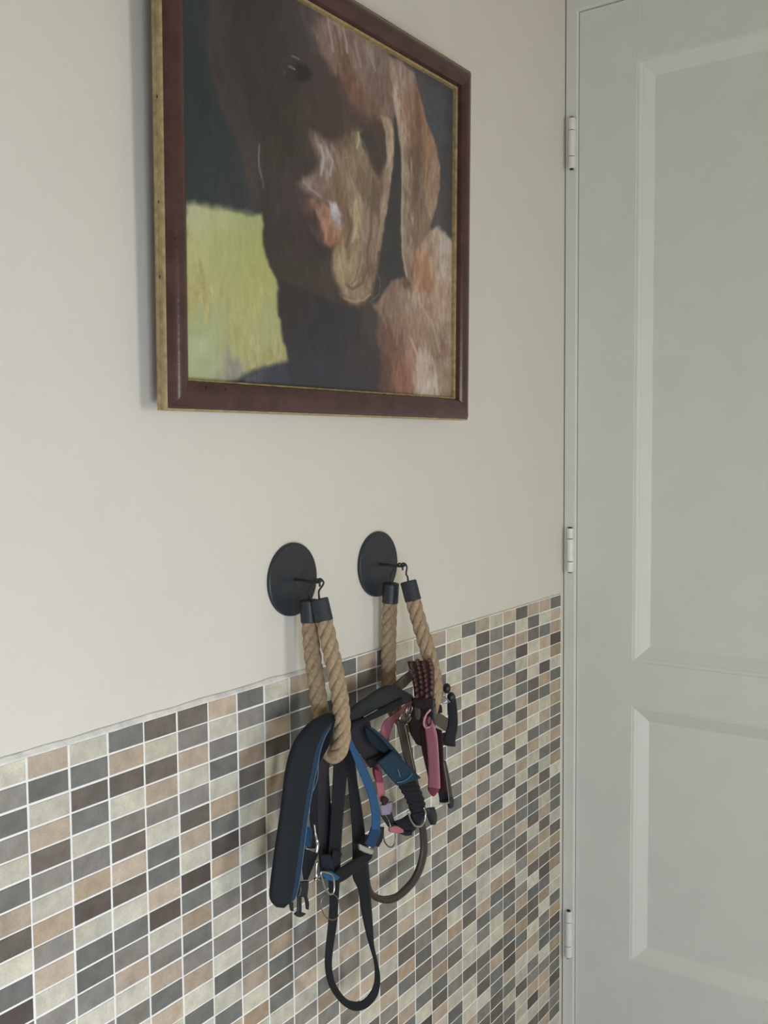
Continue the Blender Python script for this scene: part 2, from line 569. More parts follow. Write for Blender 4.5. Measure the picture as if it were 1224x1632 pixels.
# ------------------------------------------------------------------ door, its lining and hinges
lining = empty('trim_1', (XD, 0, 0))
tag(lining, 'white painted door lining with hinges between tiled wall and door', 'door frame', kind='structure')
boxo('jamb', (XD - 0.008, XD + 0.11, DY0 + 0.0012, 0.0022, 0, 2.032), M['door'], lining, bev=0.0012)
boxo('jamb', (XD - 0.008, XD + 0.11, DY1 - 0.05, DY1 - 0.0025, 0, 2.032), M['door'], lining, bev=0.0012)
boxo('head', (XD - 0.008, XD + 0.11, DY1 - 0.0025, DY0 + 0.0025, DZ + 0.0015, 2.032), M['door'], lining, bev=0.0012)
boxo('stop', (XD + 0.045, XD + 0.10, DY1 - 0.0025, DY0 + 0.0025, 0, DZ + 0.003), M['door'], lining)

door = empty('door_1', (XD, 0, 0))
tag(door, 'white painted wooden door with two recessed panels', 'door', kind='structure')
LY = -0.1325                      # inner edge of hinge stile
LY2 = DY1 + 0.111
panels = [(0.8005, 1.8955), (0.2206, 0.7163)]
XB = XD + 0.040
boxo('stile', (XD, XB, LY, DY0, 0.008, DZ), M['door'], door, bev=0.0003)
boxo('stile', (XD, XB, DY1, LY2, 0.008, DZ), M['door'], door, bev=0.0003)
for z0, z1 in ((panels[0][1], DZ), (panels[1][1], panels[0][0]), (0.008, panels[1][0])):
    boxo('rail', (XD, XB, LY2 + 0.0001, LY - 0.0001, z0, z1), M['door'], door, bev=0.0003)
# ovolo moulding of each recess: (inset, depth)
PROF = [(0.0, 0.0002), (0.0006, 0.0016), (0.0030, 0.0014), (0.0060, 0.0024), (0.0085, 0.0044), (0.0095, 0.0046), (0.0150, 0.0074), (0.0220, 0.0112), (0.0285, 0.0146), (0.0300, 0.0150)]
for z0, z1 in panels:
    bm = bmesh.new()
    rings = []
    for o_, d_ in PROF:
        rings.append([bm.verts.new((XD + d_, y, z)) for y, z in ((LY - o_, z0 + o_), (LY - o_, z1 - o_), (LY2 + o_, z1 - o_), (LY2 + o_, z0 + o_))])
    for a, b in zip(rings, rings[1:]):
        for k in range(4):
            bm.faces.new((a[k], b[k], b[(k + 1) % 4], a[(k + 1) % 4]))
    mo = from_bm('panel_moulding', bm, M['door'], door, normals=False)
    boxo('panel', (XD + 0.0149, XB - 0.012, LY2 + 0.0005, LY - 0.0005, z0 + 0.0005, z1 - 0.0005), M['door'], door)
boxo('wall_joint', (XD - 0.004, XD + 0.03, 0.0022, 0.0042, 0, 2.032), M['gap'], lining)
# strip in the gap between leaf and lining, its grey painted as soft shade
boxo('gap_shade_strip', (XD + 0.012, XD + 0.04, DY0, DY0 + 0.0012, 0.0, DZ), M['joint'], lining)
for z0, z1 in ((1.722, 1.814), (0.963, 1.047), (0.197, 0.2905)):
    hy, hx, hr = -0.0118, XD - 0.0115, 0.0062
    h = empty('hinge', (hx, hy, z0))
    h.parent = lining
    h.matrix_parent_inverse = Matrix.Translation(-lining.location)
    L_ = z1 - z0
    a, b = z0 + 0.24 * L_, z0 + 0.76 * L_
    for q0, q1 in ((z0, a - 0.0006), (a + 0.0006, b - 0.0006), (b + 0.0006, z1)):
        bm = bmesh.new()
        lathe_bm(bm, [(hr - 0.001, 0), (hr, 0.001), (hr, q1 - q0 - 0.001), (hr - 0.001, q1 - q0)], (hx, hy, q0), (0, 0, 1), 20)
        from_bm('knuckle', bm, M['hinge'], h, smooth=False)
    bm = bmesh.new()
    lathe_bm(bm, [(hr * 0.6, 0), (hr * 0.6, L_ + 0.004)], (hx, hy, z0 - 0.002), (0, 0, 1), 16)
    from_bm('pin', bm, M['gap'], h)
    boxo('leaf_plate', (hx + 0.002, XD - 0.0078, hy - 0.010, hy - 0.004, z0 + 0.001, z1 - 0.001), M['hinge'], h)

# ------------------------------------------------------------------ framed dog portrait
M['burgundy'] = mat('burgundy_wood', (0.070, 0.030, 0.027), 0.26, spec=0.5, noise=0.25, nscale=30, bump=0.15, bscale=240, srgb=False)
M['gold'] = mat('aged_gold', (0.36, 0.265, 0.125), 0.45, spec=0.5, noise=0.3, nscale=120, bump=0.3, bscale=300, srgb=False)
M['wear'] = mat('chipped_wood', (0.02, 0.012, 0.01), 0.9, srgb=False)
M['board'] = mat('backing_board', (0.20, 0.15, 0.10), 0.9, srgb=False)
FX0, FX1, FZ0, FZ1 = 0.1560, 0.7676, 1.2472, 1.7655
LEAN = 0.0135
frame = empty('picture_frame', ((FX0 + FX1) / 2, 0, FZ0))
tag(frame, 'burgundy wooden picture frame with worn gold edges around a portrait of a brown dog', 'picture')


def lean(p):
    return (p[0], p[1] - (p[2] - FZ0) * LEAN, p[2])


def ring_sweep(name, prof, m, smooth=True, sides=(0, 1, 2, 3), parent=frame, close_back=False):
    for s in sides:
        pass
    bm = bmesh.new()
    rr = []
    for o_, t_ in prof:
        rr.append([bm.verts.new(lean((x, -t_, z))) for x, z in ((FX0 + o_, FZ0 + o_), (FX0 + o_, FZ1 - o_), (FX1 - o_, FZ1 - o_), (FX1 - o_, FZ0 + o_))])
    for a, b in zip(rr, rr[1:]):
        for k in sides:
            bm.faces.new((a[k], a[(k + 1) % 4], b[(k + 1) % 4], b[k]))
    bmesh.ops.delete(bm, geom=[v for v in bm.verts if not v.link_faces], context='VERTS')
    o = from_bm(name, bm, m, parent, smooth=False)
    return o


FP = [(0.0, 0.0175), (0.0, 0.0298), (0.0012, 0.0302)]
for k in range(11):
    a = k / 10
    FP.append((0.0020 + 0.0265 * a, 0.0300 + 0.0075 * math.sin(math.pi * (0.04 + 0.90 * a)) ** 0.75))
FP += [(0.0295, 0.0275), (0.030, 0.0255), (0.030, 0.0200), (0.0, 0.0175)]
for k in range(4):
    o = ring_sweep('frame_rail', FP, M['burgundy'], sides=(k,))
    for p in o.data.polygons: p.use_smooth = len(p.vertices) == 4
    md = o.modifiers.new('edges', 'EDGE_SPLIT')
    md.split_angle = math.radians(32)
ring_sweep('gold_edge', [(0.002, 0.0165), (-0.0012, 0.0170), (-0.0016, 0.0195), (-0.0006, 0.0215), (-0.0014, 0.0235), (-0.0014, 0.0280), (-0.0004, 0.0298), (0.0006, 0.0304)], M['gold'])
ring_sweep('gold_slip', [(0.0298, 0.0250), (0.0305, 0.0264), (0.0316, 0.0262), (0.0326, 0.0245), (0.0330, 0.0190)], M['gold'])
bm = bmesh.new()
box(bm, FX0 + 0.032, FX1 - 0.020, -0.0178, 0.004, FZ0 + 0.012, FZ1 - 0.020)
for v in bm.verts:
    if v.co.y < 0: v.co = lean(v.co)
from_bm('backing_board', bm, M['board'], frame)
# knocks and worm holes in the old wood, on the left and bottom rails
bm = bmesh.new()
for (fx, fy, fz), s_ in [((0.1716, -0.0399, 1.5245), 1), ((0.1733, -0.0399, 1.5193), 0.8), ((0.1728, -0.0389, 1.4468), 1), ((0.167, -0.0384, 1.412), 1.2), ((0.1695, -0.0383, 1.4061), 1), ((0.1646, -0.0385, 1.4191), 0.7), ((0.1728, -0.0376, 1.3509), 0.9), ((0.1751, -0.0373, 1.332), 1.3), ((0.1735, -0.0374, 1.3382), 0.8), ((0.1753, -0.0368, 1.2935), 1), ((0.2063, -0.0365, 1.2704), 1.1), ((0.2355, -0.0365, 1.2703), 0.6), ((0.1548, -0.0282, 1.5586), 0.9), ((0.1548, -0.0268, 1.4552), 0.8), ((0.1548, -0.0258, 1.3809), 0.8)]:
    ellipsoid_bm(bm, (fx, fy, fz), (0.0011 * s_, 0.0007, 0.0022 * s_), None, 8, 6)
wh = from_bm('worm_holes', bm, M['wear'], frame)
wh['kind'] = 'stuff'

# the print: a flat sheet whose printed colours are stored per point
PX0, PX1, PZ0, PZ1 = FX0 + 0.0328, FX1 - 0.0328, FZ0 + 0.0328, FZ1 - 0.0328
NU, NV = 300, 260
u = np.linspace(0, 1, NU)
v = np.linspace(0, 1, NV)
UU, VV = np.meshgrid(u, v)
asp = (PX1 - PX0) / (PZ1 - PZ0)
QX, QY = UU * asp, VV
rg = np.random.RandomState(3)


def vnoise(fx, fy, seed, shear=0.0):
    r = np.random.RandomState(seed)
    g = r.rand(int(fy) + 3, int(fx) + 3)
    X = np.clip(UU + shear * (VV - .5), 0, 1) * fx
    Y = VV * fy
    i, j = X.astype(int), Y.astype(int)
    a, b = X - i, Y - j
    a, b = a * a * (3 - 2 * a), b * b * (3 - 2 * b)
    return (g[j, i] * (1 - a) + g[j, i + 1] * a) * (1 - b) + (g[j + 1, i] * (1 - a) + g[j + 1, i + 1] * a) * b


def mask(poly, soft):
    P = np.array(poly) * np.array([asp, 1.0])
    d2 = np.full(QX.shape, 1e9)
    inside = np.zeros(QX.shape, bool)
    n = len(P)
    for i in range(n):
        a, b = P[i], P[(i + 1) % n]
        e = b - a
        t = np.clip(((QX - a[0]) * e[0] + (QY - a[1]) * e[1]) / (e @ e + 1e-12), 0, 1)
        d2 = np.minimum(d2, (QX - a[0] - t * e[0]) ** 2 + (QY - a[1] - t * e[1]) ** 2)
        if abs(e[1]) > 1e-12:
            cr = ((a[1] > QY) != (b[1] > QY)) & (QX < (b[0] - a[0]) * (QY - a[1]) / e[1] + a[0])
            inside ^= cr
    d = np.sqrt(d2) * np.where(inside, 1, -1)
    d = d + (vnoise(60, 60, 21) - .5) * soft * 0.8
    s = np.clip(d / (2 * soft) + 0.5, 0, 1)
    return s * s * (3 - 2 * s)


WX_ = (vnoise(120, 40, 31, .15) - .5) * 0.030 + (vnoise(50, 24, 32, -.1) - .5) * 0.035
WY_ = (vnoise(110, 36, 33, .1) - .5) * 0.060 + (vnoise(45, 22, 34) - .5) * 0.040


def shade(pts, power=4.0):
    num = np.zeros(QX.shape + (3,))
    den = np.zeros(QX.shape)
    for (x, y), c in pts:
        w = 1 / (((QX + WX_ - x * asp) ** 2 + (QY + WY_ - y) ** 2) + 5.0e-4) ** (power / 2)
        num += w[..., None] * np.array(c, float)
        den += w
    return num / den[..., None]


IMG = np.zeros(QX.shape + (3,))
IMG[:] = (52, 56, 60)
for poly, soft, pts in [
    (None,0.01,[((0.0395,0.8439),(46,52,58)),((0.0375,0.7017),(42,52,55)),((0.038,0.5016),(44,54,56)),((0.1569,0.4585),(50,56,58)),((0.0895,0.8072),(50,52,54)),((0.9005,0.9536),(72,72,78)),((0.9812,0.8812),(74,76,80)),((1.0062,0.727),(72,72,74)),((0.9681,0.5961),(80,74,76)),((0.8096,0.9886),(80,76,80)),((0.754,0.6232),(55,55,58)),((0.6992,0.3301),(58,56,58)),((1.0082,0.5642),(84,80,82))]),
    ([(0.0103,0.4055),(0.0846,0.4143),(0.1565,0.4188),(0.2427,0.4259),(0.3137,0.3834),(0.334,0.2394),(0.3332,0.0899),(0.3159,0.0602),(0.27,0.0517),(0.2196,0.0382),(0.1806,0.0228),(0.1521,0.0084),(0.115,-0.014),(0.0041,-0.0201)],0.012,[((0.0332,0.3921),(188,190,140)),((0.1019,0.393),(186,190,130)),((0.1939,0.4026),(176,180,116)),((0.0319,0.2976),(190,188,122)),((0.1188,0.314),(178,184,112)),((0.2219,0.302),(178,180,104)),((0.0476,0.2124),(186,176,108)),((0.1921,0.2187),(186,184,112)),((0.2504,0.147),(176,178,118)),((0.0636,0.1256),(172,180,124)),((0.0456,0.0642),(180,188,140)),((0.172,0.1068),(180,178,112)),((0.2702,0.0843),(178,170,110)),((0.1905,0.0535),(184,176,122)),((0.0796,0.0144),(176,182,134)),((0.1337,0.0165),(150,148,130))]),
    ([(0.2517,0.3072),(0.9362,0.5448),(1.0088,0.513),(1.0533,0.501),(1.0602,-0.0154),(0.1515,-0.051),(0.1748,0.0129),(0.2137,0.0346),(0.27,0.0517),(0.3159,0.0652),(0.3015,0.1118),(0.2833,0.1833),(0.2798,0.2719)],0.01,[((0.3023,0.2347),(52,47,48)),((0.3334,0.1232),(46,46,52)),((0.4454,0.1693),(50,48,54)),((0.5418,0.1086),(56,50,52)),((0.399,0.0445),(50,54,64)),((0.2494,0.0226),(58,60,74)),((0.1999,0.0241),(84,82,98)),((0.5418,0.0276),(60,52,56)),((0.6188,0.1155),(70,54,54)),((0.6451,0.22),(140,116,98)),((0.6939,0.2693),(152,124,106)),((0.7443,0.2991),(150,120,102)),((0.6723,0.1766),(112,78,66)),((0.7225,0.1248),(122,86,72)),((0.6727,0.0356),(100,66,60)),((0.7572,0.0505),(150,98,80)),((0.8007,0.1318),(170,126,102)),((0.7854,0.2082),(160,124,104)),((0.77,0.3509),(110,80,68)),((0.8205,0.2907),(186,160,142)),((0.85,0.3933),(184,134,96)),((0.8504,0.3343),(170,122,94)),((0.9052,0.4626),(180,150,128)),((0.953,0.4817),(196,182,170)),((0.9966,0.4183),(190,170,156)),((0.9387,0.3071),(186,156,132)),((0.9921,0.2319),(176,154,134)),((0.9079,0.1819),(160,130,106)),((0.9404,0.1443),(140,108,90)),((0.8934,0.039),(204,186,172)),((0.8524,0.0965),(196,172,156)),((0.9578,0.0427),(160,132,110)),((1.0005,0.0871),(170,148,128)),((0.756,0.2625),(150,126,106))]),
    ([(0.28,0.2961),(0.3558,0.2675),(0.5418,0.2554),(0.6238,0.2596),(0.6559,0.2213),(0.6399,0.1545),(0.6617,0.0912),(0.6458,-0.0316),(0.3324,-0.0439),(0.3159,0.0652),(0.3015,0.1118),(0.2833,0.1833)],0.014,[((0.3339,0.2228),(52,46,48)),((0.4454,0.1693),(48,47,52)),((0.5418,0.1803),(54,50,54)),((0.567,0.0927),(62,54,56)),((0.399,0.0445),(50,54,62)),((0.6186,0.2075),(72,62,60)),((0.5418,0.0185),(58,54,60))]),
    ([(0.1126,0.9902),(0.0801,0.8752),(0.0723,0.8004),(0.0815,0.7175),(0.105,0.6527),(0.1403,0.6121),(0.1727,0.5462),(0.1904,0.4358),(0.2095,0.4278),(0.241,0.4633),(0.2342,0.5867),(0.2751,0.7401),(0.2562,0.8731),(0.2189,1.0398)],0.012,[((0.0899,0.8362),(66,58,56)),((0.1059,0.7263),(64,56,52)),((0.1602,0.7756),(58,50,48)),((0.1588,0.6404),(66,58,54)),((0.1952,0.5448),(72,62,58)),((0.2136,0.4568),(64,58,56)),((0.2158,0.7045),(56,50,48)),((0.1984,0.8804),(58,50,48))]),
    ([(0.6755,0.8406),(0.7359,0.842),(0.7649,0.7201),(0.7716,0.5707),(0.7723,0.4375),(0.7903,0.3638),(0.7131,0.3417),(0.645,0.257),(0.6054,0.2698),(0.6447,0.3767),(0.6711,0.5474)],0.008,[((0.7251,0.7646),(54,52,54)),((0.7261,0.5601),(58,57,58)),((0.7129,0.3887),(56,56,58)),((0.7551,0.4342),(62,58,58)),((0.6584,0.2866),(66,62,60))]),
    ([(0.1999,1.031),(0.2128,0.7952),(0.2037,0.6393),(0.2184,0.5667),(0.2216,0.4899),(0.2328,0.4221),(0.2322,0.3512),(0.2516,0.2993),(0.2839,0.2693),(0.3776,0.2591),(0.4809,0.2398),(0.5468,0.2382),(0.6029,0.2494),(0.6238,0.2816),(0.6502,0.3408),(0.6607,0.4072),(0.6767,0.4749),(0.6982,0.5907),(0.7143,0.6874),(0.7194,0.7998),(0.7301,0.8954),(0.7186,0.9739),(0.6431,1.0438),(0.4479,1.081)],0.008,[((0.2368,0.896),(58,50,50)),((0.1974,0.7743),(60,52,50)),((0.276,0.8654),(60,52,52)),((0.3379,0.9054),(68,60,60)),((0.4028,0.9799),(84,74,74)),((0.4023,0.8491),(72,60,58)),((0.275,0.7244),(58,50,47)),((0.3157,0.6901),(62,52,48)),((0.3796,0.694),(72,60,56)),((0.4701,0.756),(76,60,54)),((0.274,0.5981),(62,52,48)),((0.2533,0.5136),(64,54,50)),((0.3041,0.5105),(70,60,56)),((0.2566,0.4195),(58,50,47)),((0.2934,0.4598),(66,56,52)),((0.3355,0.4858),(72,58,56)),((0.3675,0.4439),(64,50,50)),((0.3454,0.3568),(66,54,50)),((0.3137,0.3834),(62,52,48)),((0.4002,0.3335),(62,52,48)),((0.3558,0.2841),(66,56,50)),((0.4457,0.3072),(74,62,54)),((0.4117,0.3947),(60,46,46)),((0.5419,0.7619),(84,66,58)),((0.6969,0.9023),(120,98,88)),((0.6439,0.7042),(80,64,56))]),
    ([(0.4031,1.0612),(0.4342,1.034),(0.4296,0.991),(0.4027,0.9473),(0.4248,0.9068),(0.4657,0.869),(0.5033,0.835),(0.5322,0.7968),(0.5919,0.7848),(0.6543,0.7939),(0.7028,0.8129),(0.7246,0.8751),(0.7187,0.9465),(0.6857,1.0069),(0.6171,1.0509),(0.506,1.0731)],0.022,[((0.4386,1.0112),(128,108,102)),((0.4249,0.9398),(134,110,98)),((0.4661,1.0061),(150,130,122)),((0.4567,0.9524),(150,124,110)),((0.4658,0.9025),(134,104,88)),((0.5082,0.9897),(160,138,126)),((0.4939,0.9334),(136,108,92)),((0.5323,0.972),(124,98,86)),((0.5567,0.9402),(150,122,108)),((0.5866,1.0037),(140,118,108)),((0.5322,0.8966),(116,84,72)),((0.5817,0.9147),(146,118,104)),((0.6173,0.963),(150,130,120)),((0.6433,0.9372),(132,108,100)),((0.5057,0.8529),(100,72,62)),((0.5469,0.8502),(134,90,74)),((0.5817,0.8272),(128,88,72)),((0.6226,0.8765),(130,104,92)),((0.6594,0.8713),(122,96,84)),((0.686,0.9166),(134,110,100)),((0.6436,0.8211),(122,94,80)),((0.6864,0.8168),(146,118,102)),((0.5919,0.7954),(110,84,72))]),
    ([(0.3928,0.6817),(0.4285,0.6792),(0.4606,0.6652),(0.5055,0.6955),(0.5419,0.7307),(0.5818,0.7393),(0.6074,0.7026),(0.6283,0.6494),(0.6547,0.6256),(0.6815,0.6747),(0.7033,0.6807),(0.6927,0.5894),(0.6713,0.4922),(0.6553,0.4117),(0.6422,0.3395),(0.6211,0.2812),(0.5822,0.2538),(0.5418,0.2482),(0.5074,0.2611),(0.4786,0.3022),(0.4693,0.3543),(0.4693,0.3837),(0.4955,0.413),(0.5076,0.4538),(0.4956,0.4824),(0.4556,0.5042),(0.4099,0.5069),(0.3657,0.5161),(0.3443,0.5336),(0.3659,0.5556),(0.4012,0.5748),(0.4192,0.6064),(0.4059,0.6359),(0.3839,0.6592)],0.015,[((0.4016,0.6678),(112,88,80)),((0.4284,0.6491),(158,136,128)),((0.4559,0.6367),(178,164,156)),((0.4374,0.5979),(160,142,132)),((0.4125,0.6012),(120,92,80)),((0.484,0.672),(118,92,78)),((0.4982,0.6418),(142,116,94)),((0.5321,0.7034),(104,82,68)),((0.5321,0.6287),(150,124,98)),((0.5617,0.7017),(170,154,112)),((0.5768,0.6585),(150,126,102)),((0.6024,0.621),(130,106,84)),((0.6548,0.5983),(112,90,74)),((0.6762,0.6312),(140,116,98)),((0.6336,0.584),(116,96,80)),((0.5922,0.5737),(126,102,82)),((0.5468,0.5713),(156,130,106)),((0.4839,0.5693),(136,108,84)),((0.4349,0.5467),(134,112,92)),((0.379,0.5458),(154,132,126)),((0.3614,0.5282),(120,98,92)),((0.4122,0.5208),(126,100,86)),((0.4696,0.5263),(124,96,76)),((0.5174,0.5117),(132,102,80)),((0.5568,0.512),(192,166,132)),((0.5618,0.4688),(190,164,130)),((0.5419,0.4205),(152,124,96)),((0.5222,0.4691),(128,98,76)),((0.577,0.3826),(170,146,112)),((0.5124,0.3849),(170,144,112)),((0.5075,0.3349),(166,140,108)),((0.5418,0.3017),(164,138,110)),((0.5171,0.2625),(152,122,100)),((0.5822,0.2647),(160,132,106)),((0.6184,0.3082),(150,122,98)),((0.6079,0.3665),(116,92,76)),((0.5975,0.4135),(138,118,100)),((0.6077,0.4931),(154,130,110)),((0.6232,0.5435),(104,84,70)),((0.6445,0.4646),(154,130,110)),((0.6447,0.395),(140,112,92)),((0.6819,0.5683),(154,126,104))]),
    ([(0.5717,0.7328),(0.6125,0.7487),(0.6491,0.731),(0.6706,0.6937),(0.66,0.6452),(0.6335,0.6436),(0.6126,0.6738),(0.5869,0.6949)],0.01,[((0.6048,0.7197),(66,58,54)),((0.644,0.6645),(76,64,56))]),
    ([(0.3483,0.4921),(0.4009,0.5081),(0.4463,0.5054),(0.4885,0.4912),(0.51,0.4578),(0.4979,0.4135),(0.4646,0.3862),(0.4276,0.3927),(0.3916,0.4191),(0.3654,0.4533)],0.01,[((0.3612,0.4788),(84,64,62)),((0.3963,0.4803),(120,86,76)),((0.4279,0.4741),(176,124,98)),((0.4555,0.494),(160,138,134)),((0.4813,0.4827),(172,158,156)),((0.4932,0.4611),(168,146,140)),((0.486,0.4319),(198,142,106)),((0.4647,0.4069),(150,100,80)),((0.4323,0.4208),(90,62,56)),((0.4006,0.4378),(64,50,50)),((0.4508,0.4485),(190,134,102))]),
    ([(0.4556,0.511),(0.4838,0.5125),(0.5052,0.4881),(0.498,0.4622),(0.4766,0.4644),(0.4649,0.4858)],0.008,[((0.479,0.4925),(196,186,190)),((0.4956,0.472),(186,172,172))]),
    ([(0.6595,0.8082),(0.7028,0.8129),(0.7195,0.7721),(0.7144,0.6782),(0.6928,0.5709),(0.6713,0.4738),(0.6607,0.4164),(0.6446,0.4133),(0.6604,0.5266),(0.6762,0.622),(0.6868,0.6982),(0.6812,0.7605)],0.006,[((0.6838,0.7887),(176,148,126)),((0.7032,0.7212),(180,154,132)),((0.6845,0.5874),(166,140,118)),((0.6553,0.4337),(160,134,112))]),
    ([(0.6912,0.9909),(0.752,0.9954),(0.8096,0.9829),(0.8337,0.9308),(0.8705,0.8565),(0.9146,0.7976),(0.9375,0.7328),(0.9349,0.6685),(0.9104,0.583),(0.8797,0.5131),(0.8373,0.4654),(0.8134,0.4414),(0.8019,0.3948),(0.7904,0.3484),(0.7728,0.3609),(0.7581,0.4062),(0.749,0.5088),(0.754,0.6232),(0.7478,0.734),(0.7248,0.8291),(0.7079,0.9061)],0.007,[((0.7298,0.9505),(166,140,124)),((0.7807,0.9687),(150,126,116)),((0.7302,0.8586),(190,166,150)),((0.7669,0.8707),(160,120,92)),((0.8103,0.8849),(150,112,88)),((0.7589,0.7747),(184,156,136)),((0.811,0.7902),(128,92,70)),((0.8464,0.8393),(150,108,84)),((0.8866,0.7836),(164,124,98)),((0.8115,0.7141),(116,88,70)),((0.7681,0.6645),(170,146,126)),((0.9029,0.7097),(170,134,106)),((0.8476,0.6854),(136,106,84)),((0.8181,0.62),(124,102,84)),((0.7688,0.5511),(172,148,126)),((0.8127,0.5417),(128,104,86)),((0.8881,0.6174),(168,138,112)),((0.858,0.5321),(142,114,92)),((0.7722,0.4566),(176,152,130)),((0.8073,0.4731),(128,102,84)),((0.7843,0.3821),(156,124,104))]),
    ([(0.8101,0.9227),(0.8277,0.9287),(0.8467,0.8009),(0.8359,0.6437),(0.8125,0.5802),(0.8062,0.6362),(0.8228,0.7938)],0.012,[((0.8225,0.8319),(120,86,68)),((0.8208,0.6591),(112,88,72))]),
    ([(0.3206,0.8161),(0.346,0.8414),(0.376,0.846),(0.3934,0.8328),(0.3845,0.8101),(0.3542,0.7929),(0.3288,0.7936)],0.01,[((0.3544,0.822),(32,30,33)),((0.3802,0.8151),(44,36,38)),((0.3331,0.7983),(58,46,46))]),
]:
    a = mask(poly, soft)[..., None] if poly else 1.0
    IMG = IMG * (1 - a) + shade(pts) * a
fur = (vnoise(200, 46, 1, .12) - .5) * .75 + (vnoise(110, 26, 2, -.1) - .5) * .6 + (vnoise(46, 20, 4, .2) - .5) * .4 + (vnoise(290, 250, 3) - .5) * .55
lum = IMG.mean(-1, keepdims=True)
grassy = np.clip((IMG[..., 1:2] - IMG[..., 0:1] + 10) / 10, 0, 1) * np.clip((lum - 80) / 30, 0, 1)
IMG = IMG + fur[..., None] * ((8 + np.clip(lum - 62, 0, 90) * 0.34) * (1 - 0.72 * grassy))
for line, wd, col in [
    ([(0.5271,0.5),(0.5394,0.4605),(0.5222,0.4043)],0.012,(114,88,68)),
    ([(0.5172,0.2978),(0.5468,0.2882),(0.5847,0.312),(0.6105,0.3634)],0.008,(112,88,72)),
    ([(0.6232,0.5399),(0.6208,0.4633),(0.6052,0.4059)],0.01,(110,88,72)),
    ([(0.4955,0.3677),(0.5099,0.3178),(0.5147,0.2921)],0.006,(186,160,128)),
    ([(0.4284,0.6524),(0.4375,0.6248),(0.4282,0.5786)],0.01,(190,176,168)),
    ([(0.4513,0.649),(0.4698,0.6237),(0.4604,0.5837)],0.007,(182,168,160)),
    ([(0.3658,0.5424),(0.3921,0.5292),(0.428,0.518)],0.005,(172,150,142)),
    ([(0.5123,0.2583),(0.5468,0.2525),(0.5925,0.2643),(0.6185,0.2845)],0.005,(180,154,128)),
    ([(0.5419,0.5963),(0.5568,0.565),(0.5568,0.535)],0.008,(176,148,118)),
    ([(0.4523,1.0004),(0.4636,0.9584),(0.4728,0.9219)],0.008,(176,156,148)),
    ([(0.5083,1.0032),(0.5226,0.9614),(0.525,0.9384)],0.008,(182,160,152)),
    ([(0.5567,0.9747),(0.5716,0.9371),(0.5792,0.9173)],0.008,(164,142,132)),
    ([(0.6019,0.9817),(0.6224,0.9508),(0.6381,0.9282)],0.007,(168,148,140)),
    ([(0.4799,0.9884),(0.4939,0.9469),(0.4986,0.9013)],0.007,(112,86,76)),
    ([(0.6658,0.5094),(0.6499,0.4419),(0.6394,0.3849)],0.006,(168,142,120)),
    ([(0.7868,0.9147),(0.799,0.8245),(0.7823,0.7023)],0.006,(134,98,74)),
    ([(0.8583,0.8623),(0.8773,0.7809),(0.8601,0.6497)],0.006,(176,134,104)),
    ([(0.722,0.239),(0.7391,0.2029),(0.7337,0.1488)],0.008,(150,122,104)),
    ([(0.8386,0.2932),(0.9075,0.2222),(0.9404,0.1443)],0.008,(186,162,142)),
    ([(0.3271,0.8519),(0.3418,0.8543),(0.3524,0.8534)],0.0035,(128,124,124)),
    ([(0.3186,0.8233),(0.329,0.824),(0.3374,0.8222)],0.0035,(150,146,146)),
    ([(0.3039,0.7943),(0.3019,0.7998),(0.3061,0.8061)],0.003,(100,92,90)),
    ([(0.2226,0.5957),(0.2204,0.5672),(0.2221,0.5398),(0.2297,0.5153)],0.0045,(128,124,124)),
    ([(0.2259,0.5377),(0.2316,0.5158),(0.2353,0.4933)],0.004,(96,90,88)),
    ([(0.5692,0.732),(0.5718,0.7152),(0.5643,0.6884)],0.006,(196,188,140)),
    ([(0.5869,0.7144),(0.6023,0.6958),(0.6126,0.6738)],0.005,(120,104,90)),
    ([(0.5568,0.5421),(0.5668,0.5054),(0.5618,0.46),(0.5443,0.4209)],0.0045,(200,172,138)),
    ([(0.5796,0.401),(0.5745,0.3643),(0.5568,0.3147),(0.5418,0.3017)],0.004,(120,94,74)),
    ([(0.6368,0.3606),(0.661,0.3278),(0.6557,0.2899),(0.6238,0.2669)],0.0025,(120,112,100)),
    ([(0.753,0.8102),(0.7565,0.699),(0.7543,0.5667),(0.7579,0.4348),(0.7786,0.3619)],0.005,(196,172,150)),
    ([(0.8004,0.1709),(0.84,0.1055),(0.8714,0.0377),(0.878,-0.0063)],0.008,(202,180,164)),
]:
    P = np.array(line) * np.array([asp, 1.0])
    d2 = np.full(QX.shape, 1e9)
    for a, b in zip(P, P[1:]):
        e = b - a
        t = np.clip(((QX - a[0]) * e[0] + (QY - a[1]) * e[1]) / (e @ e + 1e-12), 0, 1)
        d2 = np.minimum(d2, (QX - a[0] - t * e[0]) ** 2 + (QY - a[1] - t * e[1]) ** 2)
    al = np.clip(1 - np.sqrt(d2) / wd, 0, 1)[..., None]
    IMG = IMG * (1 - al) + np.array(col, float) * al
gr = IMG.mean(-1, keepdims=True)
IMG = (gr + (IMG - gr) * 0.90) * 0.95 + 9  # blacks lifted, a slight haze put into the print colours
IMG = np.clip(IMG, 0, 255) / 255.0
LIN = np.where(IMG <= 0.04045, IMG / 12.92, ((IMG + 0.055) / 1.055) ** 2.4) * 1.0
XX = PX0 + UU * (PX1 - PX0)
ZZ = PZ0 + VV * (PZ1 - PZ0)
YY = -(0.0195 + (ZZ - FZ0) * LEAN)
verts = np.stack([XX, YY, ZZ], -1).reshape(-1, 3)
idx = np.arange(NU * NV).reshape(NV, NU)
faces = np.stack([idx[:-1, :-1], idx[:-1, 1:], idx[1:, 1:], idx[1:, :-1]], -1).reshape(-1, 4)
me = bpy.data.meshes.new('print')
me.from_pydata(verts.tolist(), [], faces.tolist())
ca = me.color_attributes.new('ink', 'FLOAT_COLOR', 'POINT')
